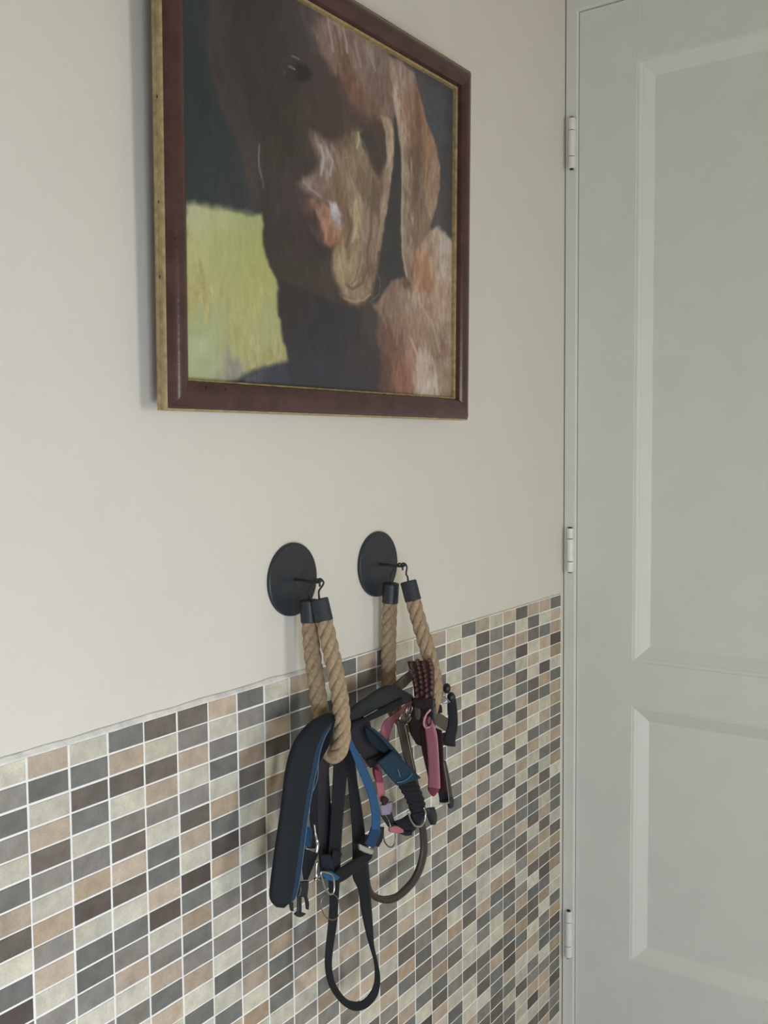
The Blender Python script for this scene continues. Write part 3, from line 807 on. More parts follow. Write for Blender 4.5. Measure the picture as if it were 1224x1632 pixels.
ca.data.foreach_set('color', np.concatenate([LIN.reshape(-1, 3), np.ones((NU * NV, 1))], 1).astype(np.float32).ravel())
pm, N, Lk, b = new_mat('photo_print')
at_ = N.new('ShaderNodeAttribute')
at_.attribute_name = 'ink'
Lk.new(at_.outputs['Color'], b.inputs['Base Color'])
b.inputs['Roughness'].default_value = 0.35
b.inputs['Specular IOR Level'].default_value = 0.4
pr_ = link('print', me, pm, frame)
pr_['label'] = 'colour print of a chocolate brown dog looking down beside a patch of grass'

# ------------------------------------------------------------------ wall hooks and rope loops
HOOKS = [(0.3865, 1.0417, 'left'), (0.5710, 1.0417, 'right')]
lab_hook = ['flat round black wall hook carrying the left rope loop, nearer the picture corner', 'flat round black wall hook carrying the right rope loop, nearer the door']
for (hx, hz, _), lb in zip(HOOKS, lab_hook):
    h = empty('wall_hook', (hx, YP, hz))
    tag(h, lb, 'hook', 'round black hooks on the wall')
    bm = bmesh.new()
    lathe_bm(bm, [(0.0452, -0.0002), (0.0460, 0.001), (0.0458, 0.0042), (0.0445, 0.0052), (0.030, 0.0058), (0.0, 0.0060)], (hx, YP, hz), (0, -1, 0), 64)
    from_bm('disc', bm, M['black_metal'], h, smooth=False)
    tube('peg', [(hx, 0.001, hz), (hx, -0.012, hz), (hx, -0.028, hz - 0.0005), (hx, -0.0395, hz - 0.0005), (hx, -0.0425, hz + 0.0008), (hx, -0.0438, hz + 0.0030)], 0.0018, M['black_metal'], h, seg=10)


def rope_path(x, tz):
    return [(x, -t, z) for t, z in tz]


def rope_strands(name, P, R, pitch, m, parent, hand=1):
    Q = catmull(P, 14)
    # resample by length
    d = np.r_[0, np.cumsum(np.linalg.norm(np.diff(Q, axis=0), axis=1))]
    n = int(d[-1] / 0.0022)
    s = np.linspace(0, d[-1], n)
    Q = np.stack([np.interp(s, d, Q[:, k]) for k in range(3)], -1)
    T, U, V = frames(Q)
    for k in range(4):
        ph = 2 * math.pi * k / 4
        hel = []
        for i in range(n):
            a = ph + hand * 2 * math.pi * s[i] / pitch
            hel.append(Q[i] + R * 0.53 * (math.cos(a) * U[i] + math.sin(a) * V[i]))
        bm = bmesh.new()
        tube_bm(bm, hel, R * 0.485, 12)
        from_bm(name, bm, m, parent, smooth=True)


LOOPS = [
    (0.3855, [(0.0255, 1.0040), (0.0275, 0.9700), (0.0314, 0.9373), (0.0368, 0.9060), (0.0415, 0.8750), (0.0455, 0.8480), (0.0535, 0.8310), (0.0640, 0.8300), (0.0725, 0.8440), (0.0745, 0.8620), (0.0728, 0.8960), (0.0675, 0.9230), (0.0611, 0.9487), (0.0530, 0.9790), (0.0450, 1.0070)],
     (0.0378, 0.0405)),
    (0.5710, [(0.0195, 1.0020), (0.0175, 0.9750), (0.0164, 0.9535), (0.0150, 0.9150), (0.0150, 0.8773), (0.0160, 0.8594), (0.0240, 0.8384), (0.0386, 0.8240), (0.0574, 0.8210), (0.0740, 0.8315), (0.0858, 0.8510), (0.0912, 0.8746), (0.0905, 0.8925), (0.0828, 0.9212), (0.0708, 0.9546), (0.0610, 0.9830), (0.0535, 1.0075)],
     (0.0362, 0.0400)),
]
lab_rope = ['jute rope loop with black end caps on the left hook, holding the navy harness', 'jute rope loop with black end caps on the right hook, with pink and brown collars']
for (rx, tz, tips), lb, (hx, hz, _) in zip(LOOPS, lab_rope, HOOKS):
    r = empty('rope_loop', (rx, -tz[0][0], tz[0][1]))
    tag(r, lb, 'rope', 'jute rope loops on the hooks')
    P = rope_path(rx, tz)
    rope_strands('rope_strand', P, 0.0108, 0.064, M['rope'], r, hand=1)
    for e, (p0, p1), tip in ((0, (P[0], P[1]), tips[0]), (1, (P[-1], P[-2]), tips[1])):
        ax = unit(np.array(p0) - np.array(p1))
        b0 = np.array(p0) - ax * 0.014
        bm = bmesh.new()
        lathe_bm(bm, [(0.0095, 0.0), (0.0114, 0.0008), (0.0114, 0.0270), (0.0104, 0.0284), (0.0, 0.0286)], b0, ax, 28)
        from_bm('end_cap', bm, M['black_metal'], r, smooth=False)
        top = b0 + ax * 0.0285
        tt, tz0, zp, tp = -top[1], top[2], hz - 0.0005, tip
        if e == 0:
            W = [(tt, tz0 - .002), (tt, tz0 + .009), (tt + .40 * (tp - tt), zp - .0035), (tp - .0040, zp + .0022), (tp, zp + .0036), (tp + .0032, zp + .0006), (tp + .0042, zp - .0055)]
        else:
            W = [(tt, tz0 - .002), (tt - .0008, tz0 + .005), (tp * .35 + tt * .65, tz0 * .5 + zp * .5), (tp + .0072, zp - .001), (tp + .0040, zp + .0038), (tp - .0004, zp + .0036), (tp - .0030, zp - .0012)]
        W = [(hx, -q, z) for q, z in W]
        tube('wire_hook', W, 0.00125, M['black_metal'], r, seg=8)

# ------------------------------------------------------------------ dog gear
M.update({
    'navy_pad': webbing('navy_padding', (24, 29, 35), scale=900, strength=0.25, sheen=0.03),
    'navy_edge': webbing('navy_edging', (32, 57, 78), scale=900, strength=0.25, sheen=0.03),
    'piping': mat('blue_piping', (88, 120, 150), 0.7, bump=0.2, bscale=1200),
    'lining': webbing('dark_blue_lining', (16, 28, 42), scale=1200),
    'purple_web': webbing('grey_violet_webbing', (48, 43, 50), scale=1500),
    'black_web': webbing('black_webbing', (20, 23, 29), scale=1500, sheen=0.03),
    'blue_web': webbing('blue_webbing', (42, 88, 130), scale=1500, sheen=0.03),
    'blue_dark': webbing('dark_blue_webbing', (28, 64, 98), scale=1500),
    'plastic': mat('black_plastic', (26, 29, 32), 0.4),
    'grey_plastic': mat('grey_plastic', (160, 158, 148), 0.5),
    'lavender': mat('lavender_plastic', (140, 132, 150), 0.5),
    'pink_web': webbing('pink_webbing', (182, 114, 124), scale=1500, sheen=0.03),
    'pink_dark': webbing('magenta_webbing', (146, 66, 90), scale=1500),
    'pink_pale': mat('pale_pink', (214, 160, 170), 0.8),
    'maroon': webbing('maroon_strap', (58, 28, 34), scale=1200),
    'teal_web': webbing('teal_webbing', (30, 58, 78), scale=1500),
    'teal_dark': webbing('dark_teal_lining', (14, 33, 46), scale=1200),
    'teal_thread': mat('teal_thread', (92, 140, 150), 0.7),
    'charcoal': webbing('charcoal_padding', (42, 46, 47), scale=1000, strength=0.3),
    'ink': webbing('ink_binding', (22, 25, 33), scale=1200),
    'brown': mat('brown_leather', (72, 59, 50), 0.55, noise=0.2, nscale=90, bump=0.3, bscale=400),
    'plait': mat('plaited_leather', (92, 57, 50), 0.5, noise=0.25, nscale=160, bump=0.3, bscale=500),
    'keeper': mat('dark_leather', (48, 36, 38), 0.5, noise=0.2, nscale=90, bump=0.2, bscale=400),
    'olive': webbing('olive_webbing', (92, 86, 72), scale=1500),
    'lead': mat('lead_leather', (54, 45, 39), 0.45, noise=0.25, nscale=120, bump=0.25, bscale=400),
    'stitch': mat('pale_thread', (150, 142, 130), 0.8),
})
def gear(name, label, cat, loc):
    return tag(empty(name, loc), label, cat)


# --- left loop: navy padded harness
t = gear('dog_harness', 'navy padded dog harness with bright blue webbing on the left rope loop', 'dog harness', (0.3730, -0.0600, 0.8737))
L = [(0.3781, -0.0600, 0.8826), (0.3574, -0.0620, 0.8839), (0.3360, -0.0630, 0.8816), (0.3151, -0.0640, 0.8719), (0.3013, -0.0640, 0.8570), (0.2897, -0.0660, 0.8348), (0.2836, -0.0660, 0.8073), (0.2753, -0.0680, 0.7826), (0.2682, -0.0680, 0.7559), (0.2589, -0.0700, 0.7271), (0.2552, -0.0700, 0.7067), (0.2581, -0.0700, 0.6962), (0.2664, -0.0700, 0.6870)]
R = [(0.3827, -0.0660, 0.8770), (0.3726, -0.0700, 0.8754), (0.3614, -0.0740, 0.8719), (0.3466, -0.0770, 0.8639), (0.3368, -0.0780, 0.8507), (0.3306, -0.0780, 0.8329), (0.3232, -0.0780, 0.8141), (0.3170, -0.0780, 0.7950), (0.3085, -0.0800, 0.7744), (0.3022, -0.0800, 0.7468), (0.2924, -0.0820, 0.7175), (0.2853, -0.0820, 0.6981), (0.2775, -0.0820, 0.6924), (0.2645, -0.0820, 0.6903)]
pad = strap('pad', L, R, 0.010, M['navy_pad'], t, puff=1.0, cols=12)
PA, PB = match(L, R, 3)
E_ = [tuple(a * 0.24 + b * 0.76) for a, b in zip(PA, PB)][4:-4]
F_ = [tuple(b + np.array((-0.0004, -0.0012, 0))) for b in PB][4:-4]
strap('edge_binding', [(p[0] - .0008, p[1] - .0042, p[2]) for p in E_], F_, 0.0026, M['navy_edge'], pad, cols=6)
tube('piping', [(p[0], p[1] - .0010, p[2]) for p in R[2:-1]], 0.0011, M['piping'], pad, seg=8)
strap('lining_fold', [(0.3604, -0.0620, 0.8525), (0.3491, -0.0620, 0.8324), (0.3440, -0.0620, 0.8125), (0.3378, -0.0620, 0.7975)], [(0.3639, -0.0620, 0.8500), (0.3552, -0.0620, 0.8361), (0.3535, -0.0620, 0.8135), (0.3424, -0.0620, 0.7930)], 0.002, M['lining'], t)
strap('lining_strap', [(0.3680, -0.0727, 0.8800), (0.3680, -0.0638, 0.8647), (0.3690, -0.0560, 0.8477), (0.3700, -0.0500, 0.8308), (0.3700, -0.0478, 0.8163)], [(0.3690, -0.0777, 0.8805), (0.3690, -0.0747, 0.8709), (0.3690, -0.0726, 0.8598), (0.3690, -0.0676, 0.8473), (0.3700, -0.0598, 0.8356)], 0.002, M['ink'], t)
tube('lining_piping', [(0.3468, -0.0660, 0.8429), (0.3488, -0.0660, 0.8256), (0.3473, -0.0660, 0.8122), (0.3400, -0.0660, 0.8007), (0.3328, -0.0660, 0.7960)], 0.0005, M['piping'], t, seg=6)
strap('inner_strap', [(0.3675, -0.0520, 0.8287), (0.3660, -0.0500, 0.8131), (0.3620, -0.0500, 0.7971), (0.3612, -0.0500, 0.7583), (0.3664, -0.0500, 0.7172), (0.3704, -0.0500, 0.6761)], [(0.3895, -0.0520, 0.8195), (0.3892, -0.0500, 0.8050), (0.3911, -0.0500, 0.7726), (0.3942, -0.0500, 0.7396), (0.3922, -0.0500, 0.7001), (0.3953, -0.0500, 0.6667)], 0.002, M['purple_web'], t)
strap('inner_strap', [(0.3558, -0.0500, 0.7896), (0.3516, -0.0500, 0.7614), (0.3535, -0.0500, 0.7374), (0.3460, -0.0500, 0.7228)], [(0.3694, -0.0500, 0.8028), (0.3686, -0.0500, 0.7638), (0.3679, -0.0500, 0.7325), (0.3651, -0.0500, 0.7161)], 0.002, M['ink'], t)
strap('cross_strap', [(0.3179, -0.0620, 0.7371), (0.3208, -0.0620, 0.7147), (0.3238, -0.0620, 0.6953)], [(0.3515, -0.0620, 0.7175), (0.3417, -0.0620, 0.7055), (0.3308, -0.0620, 0.6927)], 0.002, M['ink'], t)
strap('blue_tab', [(0.3264, -0.0640, 0.7604), (0.3261, -0.0640, 0.7483), (0.3247, -0.0640, 0.7374)], [(0.3379, -0.0640, 0.7535), (0.3376, -0.0640, 0.7421), (0.3350, -0.0640, 0.7300)], 0.002, M['blue_dark'], t)
strap('blue_strap', [(0.3895, -0.0740, 0.8579), (0.3981, -0.0740, 0.8409), (0.4079, -0.0760, 0.8188), (0.4192, -0.0780, 0.7937), (0.4308, -0.0790, 0.7712), (0.4358, -0.0800, 0.7520), (0.4383, -0.0800, 0.7350), (0.4367, -0.0800, 0.7225)], [(0.4049, -0.0700, 0.8550), (0.4111, -0.0710, 0.8409), (0.4225, -0.0740, 0.8201), (0.4367, -0.0760, 0.7948), (0.4472, -0.0780, 0.7726), (0.4537, -0.0790, 0.7503), (0.4561, -0.0800, 0.7300), (0.4545, -0.0800, 0.7149)], 0.0022, M['blue_web'], t)
strap('adjuster_strap', [(0.4382, -0.0790, 0.7250), (0.4312, -0.0790, 0.7160), (0.4230, -0.0790, 0.7090)], [(0.4587, -0.0790, 0.7149), (0.4516, -0.0790, 0.7041), (0.4418, -0.0790, 0.6960)], 0.0030, M['blue_dark'], t)
strap('strap_end', [(0.4644, -0.0740, 0.7152), (0.4586, -0.0740, 0.7038), (0.4515, -0.0740, 0.6947)], [(0.4785, -0.0700, 0.7096), (0.4754, -0.0700, 0.6955), (0.4654, -0.0700, 0.6872)], 0.002, M['ink'], t)
sl = strap('slider', [(0.4112, -0.0790, 0.7124), (0.4256, -0.0790, 0.7033), (0.4404, -0.0790, 0.6940)], [(0.4123, -0.0800, 0.7042), (0.4241, -0.0800, 0.6967), (0.4362, -0.0800, 0.6900)], 0.004, M['grey_plastic'], t)
strap('chest_strap', [(0.4431, -0.0770, 0.6901), (0.4242, -0.0750, 0.6931), (0.4005, -0.0750, 0.6935), (0.3813, -0.0750, 0.6926), (0.3638, -0.0750, 0.6913)], [(0.4375, -0.0770, 0.6823), (0.4213, -0.0770, 0.6808), (0.4001, -0.0770, 0.6774), (0.3847, -0.0770, 0.6760), (0.3696, -0.0770, 0.6770)], 0.003, M['black_web'], t)
strap('chest_strap', [(0.3758, -0.0660, 0.7145), (0.3718, -0.0660, 0.7033), (0.3642, -0.0660, 0.6904)], [(0.3933, -0.0660, 0.7036), (0.3867, -0.0660, 0.6932), (0.3826, -0.0660, 0.6772)], 0.003, M['ink'], t)
strap('chest_plate', [(0.3452, -0.0700, 0.7201), (0.3473, -0.0700, 0.7070), (0.3506, -0.0700, 0.6918)], [(0.3645, -0.0700, 0.7132), (0.3691, -0.0700, 0.6975), (0.3750, -0.0700, 0.6811)], 0.004, M['lining'], t)
strap('blue_loop', [(0.3361, -0.0780, 0.7031), (0.3528, -0.0780, 0.6992), (0.3722, -0.0780, 0.6849)], [(0.3430, -0.0780, 0.6944), (0.3550, -0.0780, 0.6860), (0.3672, -0.0780, 0.6829)], 0.003, M['blue_web'], t)
tube('d_ring', [(0.3348, -0.0800, 0.7049), (0.3370, -0.0800, 0.6949), (0.3415, -0.0800, 0.6832), (0.3497, -0.0800, 0.6723), (0.3570, -0.0800, 0.6710), (0.3596, -0.0800, 0.6785), (0.3574, -0.0800, 0.6903), (0.3514, -0.0800, 0.6964)], 0.0011, M['silver'], t, seg=8, closed=True)
tube('round_ring', [(0.3572, -0.0760, 0.6691), (0.3693, -0.0760, 0.6596), (0.3753, -0.0760, 0.6462), (0.3726, -0.0760, 0.6362), (0.3626, -0.0760, 0.6340), (0.3493, -0.0760, 0.6419), (0.3400, -0.0760, 0.6558), (0.3390, -0.0760, 0.6677), (0.3463, -0.0760, 0.6718)], 0.0007, M['dull_metal'], t, seg=8, closed=True)
hk = tube('trigger_snap', [(0.3317, -0.0730, 0.7621), (0.3326, -0.0740, 0.7499), (0.3348, -0.0740, 0.7416), (0.3358, -0.0740, 0.7359), (0.3333, -0.0740, 0.7269)], [0.0010] * 6 + [0.0014] * 6 + [0.0022] * 6 + [0.0022] * 6 + [0.0012], M['silver'], t, seg=8)
tube('snap_bolt', [(0.3342, -0.0740, 0.7158), (0.3329, -0.0740, 0.7087), (0.3327, -0.0740, 0.7003), (0.3338, -0.0740, 0.6961)], [0.0015] * 12 + [0.0022] * 7, M['silver'], hk, seg=8)
tube('snap_thumb', [(0.3303, -0.0740, 0.6967), (0.3385, -0.0740, 0.6928)], 0.0019, M['silver'], hk, seg=8)
bk = strap('buckle', [(0.3099, -0.0660, 0.6986), (0.3109, -0.0660, 0.6906), (0.3062, -0.0660, 0.6834)], [(0.3271, -0.0660, 0.6935), (0.3257, -0.0660, 0.6834), (0.3232, -0.0660, 0.6752)], 0.005, M['plastic'], t)
strap('buckle_prong', [(0.3073, -0.0660, 0.6845), (0.3071, -0.0660, 0.6740), (0.3057, -0.0660, 0.6624)], [(0.3141, -0.0660, 0.6818), (0.3139, -0.0660, 0.6713), (0.3136, -0.0660, 0.6592)], 0.003, M['plastic'], bk)
strap('buckle_prong', [(0.3198, -0.0660, 0.6780), (0.3219, -0.0660, 0.6680), (0.3229, -0.0660, 0.6608)], [(0.3244, -0.0660, 0.6762), (0.3277, -0.0660, 0.6657), (0.3263, -0.0660, 0.6586)], 0.003, M['plastic'], bk)
strap('buckle_prong', [(0.2927, -0.0660, 0.6813), (0.2936, -0.0660, 0.6749), (0.2957, -0.0660, 0.6695)], [(0.2994, -0.0660, 0.6816), (0.2992, -0.0660, 0.6741), (0.2991, -0.0660, 0.6689)], 0.003, M['plastic'], bk)
strap('buckle_tip', [(0.3012, -0.0660, 0.6635), (0.3058, -0.0660, 0.6647), (0.3114, -0.0660, 0.6624), (0.3205, -0.0660, 0.6571)], [(0.3023, -0.0660, 0.6623), (0.3067, -0.0660, 0.6582), (0.3135, -0.0660, 0.6554), (0.3205, -0.0660, 0.6556)], 0.003, M['plastic'], bk)

# --- left loop: black flat lead
t = gear('dog_lead', 'long flat black webbing lead hanging in a loop below the left harness', 'dog lead', (0.3958, -0.0660, 0.8377))
strap('webbing', [(0.3986, -0.0640, 0.8445), (0.4084, -0.0620, 0.8210), (0.4155, -0.0600, 0.7833), (0.4213, -0.0600, 0.7410), (0.4233, -0.0600, 0.7037), (0.4228, -0.0600, 0.6753), (0.4238, -0.0600, 0.6585), (0.4342, -0.0600, 0.6396), (0.4400, -0.0600, 0.6108), (0.4496, -0.0600, 0.5774), (0.4589, -0.0600, 0.5514), (0.4663, -0.0600, 0.5319), (0.4689, -0.0600, 0.5161), (0.4672, -0.0600, 0.5006), (0.4579, -0.0600, 0.4914), (0.4412, -0.0600, 0.4893), (0.4236, -0.0600, 0.4962), (0.4052, -0.0600, 0.5093), (0.3900, -0.0600, 0.5289), (0.3814, -0.0600, 0.5460), (0.3775, -0.0600, 0.5664), (0.3810, -0.0600, 0.5874), (0.3891, -0.0600, 0.6161), (0.3922, -0.0600, 0.6399), (0.3952, -0.0600, 0.6653), (0.3984, -0.0600, 0.7003), (0.4030, -0.0600, 0.7389), (0.4103, -0.0600, 0.7808), (0.4175, -0.0600, 0.8189), (0.4179, -0.0600, 0.8389)],
      [(0.4231, -0.0600, 0.8376), (0.4280, -0.0600, 0.8169), (0.4353, -0.0600, 0.7774), (0.4454, -0.0600, 0.7333), (0.4515, -0.0600, 0.6939), (0.4552, -0.0600, 0.6650), (0.4577, -0.0600, 0.6490), (0.4595, -0.0600, 0.6298), (0.4632, -0.0600, 0.5979), (0.4655, -0.0600, 0.5706), (0.4674, -0.0600, 0.5511), (0.4741, -0.0600, 0.5284), (0.4796, -0.0600, 0.5078), (0.4793, -0.0600, 0.4898), (0.4704, -0.0600, 0.4776), (0.4478, -0.0600, 0.4750), (0.4233, -0.0600, 0.4838), (0.3999, -0.0600, 0.5029), (0.3798, -0.0600, 0.5282), (0.3689, -0.0600, 0.5495), (0.3644, -0.0600, 0.5723), (0.3667, -0.0600, 0.5936), (0.3723, -0.0600, 0.6231), (0.3752, -0.0600, 0.6466), (0.3739, -0.0600, 0.6734), (0.3746, -0.0600, 0.7088), (0.3791, -0.0600, 0.7468), (0.3837, -0.0600, 0.7887), (0.3882, -0.0600, 0.8269), (0.3948, -0.0600, 0.8432)],
      0.0020, M['black_web'], t, n=7)

# --- right loop: grey and teal padded harness
t = gear('dog_harness', 'charcoal and teal padded dog harness between the two rope loops', 'dog harness', (0.4923, -0.0500, 0.8772))
strap('pad', [(0.4238, -0.0520, 0.8715), (0.4412, -0.0530, 0.8782), (0.4630, -0.0550, 0.8835), (0.4912, -0.0580, 0.8903), (0.5174, -0.0580, 0.8882), (0.5428, -0.0580, 0.8751), (0.5674, -0.0580, 0.8619)], [(0.4195, -0.0560, 0.8507), (0.4420, -0.0580, 0.8528), (0.4611, -0.0600, 0.8534), (0.4836, -0.0620, 0.8558), (0.5067, -0.0620, 0.8563), (0.5366, -0.0620, 0.8580), (0.5582, -0.0620, 0.8584)], 0.010, M['charcoal'], t, puff=1.0, cols=10)
strap('pad_binding', [(0.4182, -0.0640, 0.8619), (0.4408, -0.0650, 0.8623), (0.4682, -0.0670, 0.8668), (0.4996, -0.0670, 0.8688), (0.5263, -0.0670, 0.8705)], [(0.4154, -0.0660, 0.8549), (0.4326, -0.0670, 0.8565), (0.4653, -0.0690, 0.8579), (0.4966, -0.0690, 0.8589), (0.5247, -0.0690, 0.8618)], 0.004, M['ink'], t)
tube('pad_seam', [(0.4367, -0.0700, 0.8660), (0.4503, -0.0700, 0.8673), (0.4655, -0.0700, 0.8687)], 0.0005, M['stitch'], t, seg=6)
strap('side_panel', [(0.4261, -0.0480, 0.8526), (0.4390, -0.0480, 0.8331), (0.4548, -0.0480, 0.8125), (0.4794, -0.0480, 0.7841)], [(0.4776, -0.0480, 0.8467), (0.4885, -0.0480, 0.8255), (0.5055, -0.0480, 0.8058), (0.5260, -0.0480, 0.7883)], 0.003, M['purple_web'], t)
strap('panel_strap', [(0.4630, -0.0560, 0.8009), (0.4826, -0.0560, 0.7998), (0.5028, -0.0560, 0.8003)], [(0.4643, -0.0560, 0.7956), (0.4840, -0.0560, 0.7952), (0.5042, -0.0560, 0.7956)], 0.002, M['ink'], t)
strap('teal_lining', [(0.4541, -0.0580, 0.8457), (0.4621, -0.0580, 0.8289), (0.4786, -0.0580, 0.8129), (0.5086, -0.0580, 0.7948)], [(0.4665, -0.0580, 0.8443), (0.4860, -0.0580, 0.8295), (0.5045, -0.0580, 0.8112), (0.5160, -0.0580, 0.7962)], 0.002, M['teal_dark'], t)
strap('teal_rim', [(0.4555, -0.0620, 0.8477), (0.4775, -0.0620, 0.8306), (0.5002, -0.0620, 0.8097), (0.5235, -0.0620, 0.7880)], [(0.4665, -0.0620, 0.8433), (0.4889, -0.0620, 0.8269), (0.5119, -0.0620, 0.8066), (0.5341, -0.0620, 0.7852)], 0.003, M['teal_web'], t)
strap('teal_strap', [(0.4714, -0.0660, 0.7980), (0.4853, -0.0680, 0.7811), (0.5025, -0.0680, 0.7643), (0.5113, -0.0700, 0.7553)], [(0.5060, -0.0660, 0.8037), (0.5282, -0.0680, 0.7835), (0.5510, -0.0680, 0.7641), (0.5667, -0.0700, 0.7495)], 0.004, M['teal_web'], t)
tube('emblem_arc', [(0.5048, -0.0735, 0.7621), (0.5182, -0.0735, 0.7595), (0.5303, -0.0735, 0.7598), (0.5380, -0.0735, 0.7619), (0.5411, -0.0735, 0.7645)], 0.0005, M['teal_thread'], t, seg=6)
tube('emblem_stroke', [(0.5065, -0.0735, 0.7795), (0.5094, -0.0735, 0.7744), (0.5115, -0.0735, 0.7678)], 0.0005, M['teal_thread'], t, seg=6)
strap('ribbed_elastic', [(0.5172, -0.0660, 0.7553), (0.5261, -0.0660, 0.7432), (0.5366, -0.0660, 0.7296), (0.5441, -0.0660, 0.7167), (0.5517, -0.0660, 0.7002)], [(0.5633, -0.0660, 0.7444), (0.5711, -0.0660, 0.7314), (0.5790, -0.0660, 0.7165), (0.5837, -0.0660, 0.7034), (0.5852, -0.0660, 0.6894)], 0.006, M['ink'], t, n=12, ribs=6)
tube('d_ring', [(0.5320, -0.0720, 0.7140), (0.5379, -0.0720, 0.7007), (0.5487, -0.0720, 0.6884), (0.5629, -0.0720, 0.6829), (0.5725, -0.0720, 0.6868), (0.5759, -0.0720, 0.6973), (0.5711, -0.0720, 0.7068)], 0.0014, M['silver'], t, seg=8)
strap('ring_web', [(0.5456, -0.0680, 0.7044), (0.5517, -0.0680, 0.6954), (0.5595, -0.0680, 0.6875)], [(0.5757, -0.0680, 0.6983), (0.5739, -0.0680, 0.6899), (0.5675, -0.0680, 0.6858)], 0.003, M['lining'], t)
strap('lower_strap', [(0.5134, -0.0620, 0.7040), (0.5314, -0.0620, 0.7016), (0.5500, -0.0620, 0.7026)], [(0.5281, -0.0620, 0.6826), (0.5496, -0.0620, 0.6735), (0.5750, -0.0620, 0.6784)], 0.003, M['ink'], t)
strap('strap_tip', [(0.5193, -0.0660, 0.6917), (0.5344, -0.0660, 0.6840), (0.5499, -0.0660, 0.6796)], [(0.5222, -0.0660, 0.6846), (0.5344, -0.0660, 0.6779), (0.5482, -0.0660, 0.6740)], 0.003, M['black_web'], t)
strap('side_stop', [(0.5979, -0.0600, 0.6949), (0.6011, -0.0600, 0.6812), (0.6093, -0.0600, 0.6666)], [(0.6179, -0.0600, 0.6905), (0.6246, -0.0600, 0.6736), (0.6211, -0.0600, 0.6636)], 0.007, M['plastic'], t, puff=1.0)

# --- right loop: pink harness
t = gear('dog_harness', 'pink dog harness with small rings on the right rope loop', 'dog harness', (0.5753, -0.0600, 0.8517))
strap('shoulder_strap', [(0.5792, -0.0460, 0.8541), (0.5568, -0.0420, 0.8417), (0.5262, -0.0400, 0.8355), (0.5157, -0.0400, 0.8225), (0.5124, -0.0400, 0.8026), (0.4905, -0.0440, 0.7802), (0.4807, -0.0560, 0.7666), (0.4861, -0.0560, 0.7464), (0.4902, -0.0560, 0.7367)], [(0.5968, -0.0460, 0.8511), (0.5787, -0.0420, 0.8393), (0.5518, -0.0400, 0.8285), (0.5379, -0.0400, 0.8161), (0.5317, -0.0400, 0.7976), (0.5092, -0.0440, 0.7698), (0.4978, -0.0560, 0.7616), (0.5005, -0.0560, 0.7472), (0.4960, -0.0560, 0.7349)], 0.0025, M['pink_web'], t)
strap('dark_fold', [(0.4753, -0.0580, 0.7854), (0.4766, -0.0580, 0.7766), (0.4793, -0.0580, 0.7666)], [(0.4909, -0.0580, 0.7767), (0.4922, -0.0580, 0.7704), (0.4936, -0.0580, 0.7624)], 0.002, M['pink_dark'], t)
strap('front_strap', [(0.5500, -0.0855, 0.8421), (0.5495, -0.0887, 0.8272), (0.5495, -0.0916, 0.8062), (0.5515, -0.0922, 0.7824), (0.5515, -0.0930, 0.7618), (0.5515, -0.0919, 0.7459)], [(0.5500, -0.0975, 0.8440), (0.5495, -0.1037, 0.8314), (0.5495, -0.1086, 0.8133), (0.5515, -0.1092, 0.7898), (0.5515, -0.1100, 0.7685), (0.5515, -0.1109, 0.7471)], 0.0028, M['pink_web'], t)
tube('edge_highlight', [(0.5480, -0.1037, 0.8352), (0.5475, -0.1089, 0.8207), (0.5490, -0.1098, 0.7966), (0.5495, -0.1113, 0.7710), (0.5495, -0.1122, 0.7488)], 0.0005, M['pink_pale'], t, seg=6)  # bright edge highlight put in as a pale tube
strap('strap_end', [(0.5515, -0.0919, 0.7459), (0.5515, -0.0929, 0.7409), (0.5515, -0.0979, 0.7350)], [(0.5515, -0.1099, 0.7460), (0.5515, -0.1069, 0.7403), (0.5515, -0.1019, 0.7349)], 0.0028, M['pink_dark'], t)
tube('link', [(0.5485, -0.0986, 0.8539), (0.5485, -0.0925, 0.8470), (0.5485, -0.0885, 0.8386), (0.5485, -0.0884, 0.8309), (0.5485, -0.0924, 0.8281), (0.5485, -0.0974, 0.8315), (0.5485, -0.0994, 0.8386)], 0.0014, M['pink_pale'], t, seg=8)
tube('small_ring', [(0.5465, -0.0948, 0.8409), (0.5465, -0.0978, 0.8457), (0.5465, -0.1007, 0.8436), (0.5465, -0.1007, 0.8367), (0.5465, -0.0977, 0.8320), (0.5465, -0.0947, 0.8341)], 0.0008, M['maroon'], t, seg=6, closed=True)
strap('clip', [(0.4845, -0.0600, 0.7342), (0.4859, -0.0600, 0.7278), (0.4872, -0.0600, 0.7206)], [(0.5122, -0.0600, 0.7315), (0.5106, -0.0600, 0.7234), (0.5061, -0.0600, 0.7163)], 0.005, M['lavender'], t)
strap('clip_socket', [(0.4862, -0.0620, 0.7451), (0.4861, -0.0620, 0.7400), (0.4874, -0.0620, 0.7345)], [(0.4934, -0.0620, 0.7446), (0.5006, -0.0620, 0.7373), (0.4918, -0.0620, 0.7332)], 0.004, M['maroon'], t)
strap('lower_web', [(0.4872, -0.0580, 0.7219), (0.4957, -0.0580, 0.7098), (0.5057, -0.0580, 0.6979)], [(0.4958, -0.0580, 0.7191), (0.5059, -0.0580, 0.7064), (0.5087, -0.0580, 0.6969)], 0.002, M['purple_web'], t)
strap('lower_web', [(0.4987, -0.0590, 0.7175), (0.5059, -0.0590, 0.7075), (0.5117, -0.0590, 0.6961)], [(0.5120, -0.0590, 0.7167), (0.5163, -0.0590, 0.7067), (0.5206, -0.0590, 0.6957)], 0.002, M['purple_web'], t)
strap('joint', [(0.4893, -0.0705, 0.7053), (0.5054, -0.0705, 0.7025), (0.5217, -0.0705, 0.6919)], [(0.4906, -0.0705, 0.6989), (0.5052, -0.0705, 0.6922), (0.5217, -0.0705, 0.6875)], 0.003, M['pink_web'], t)
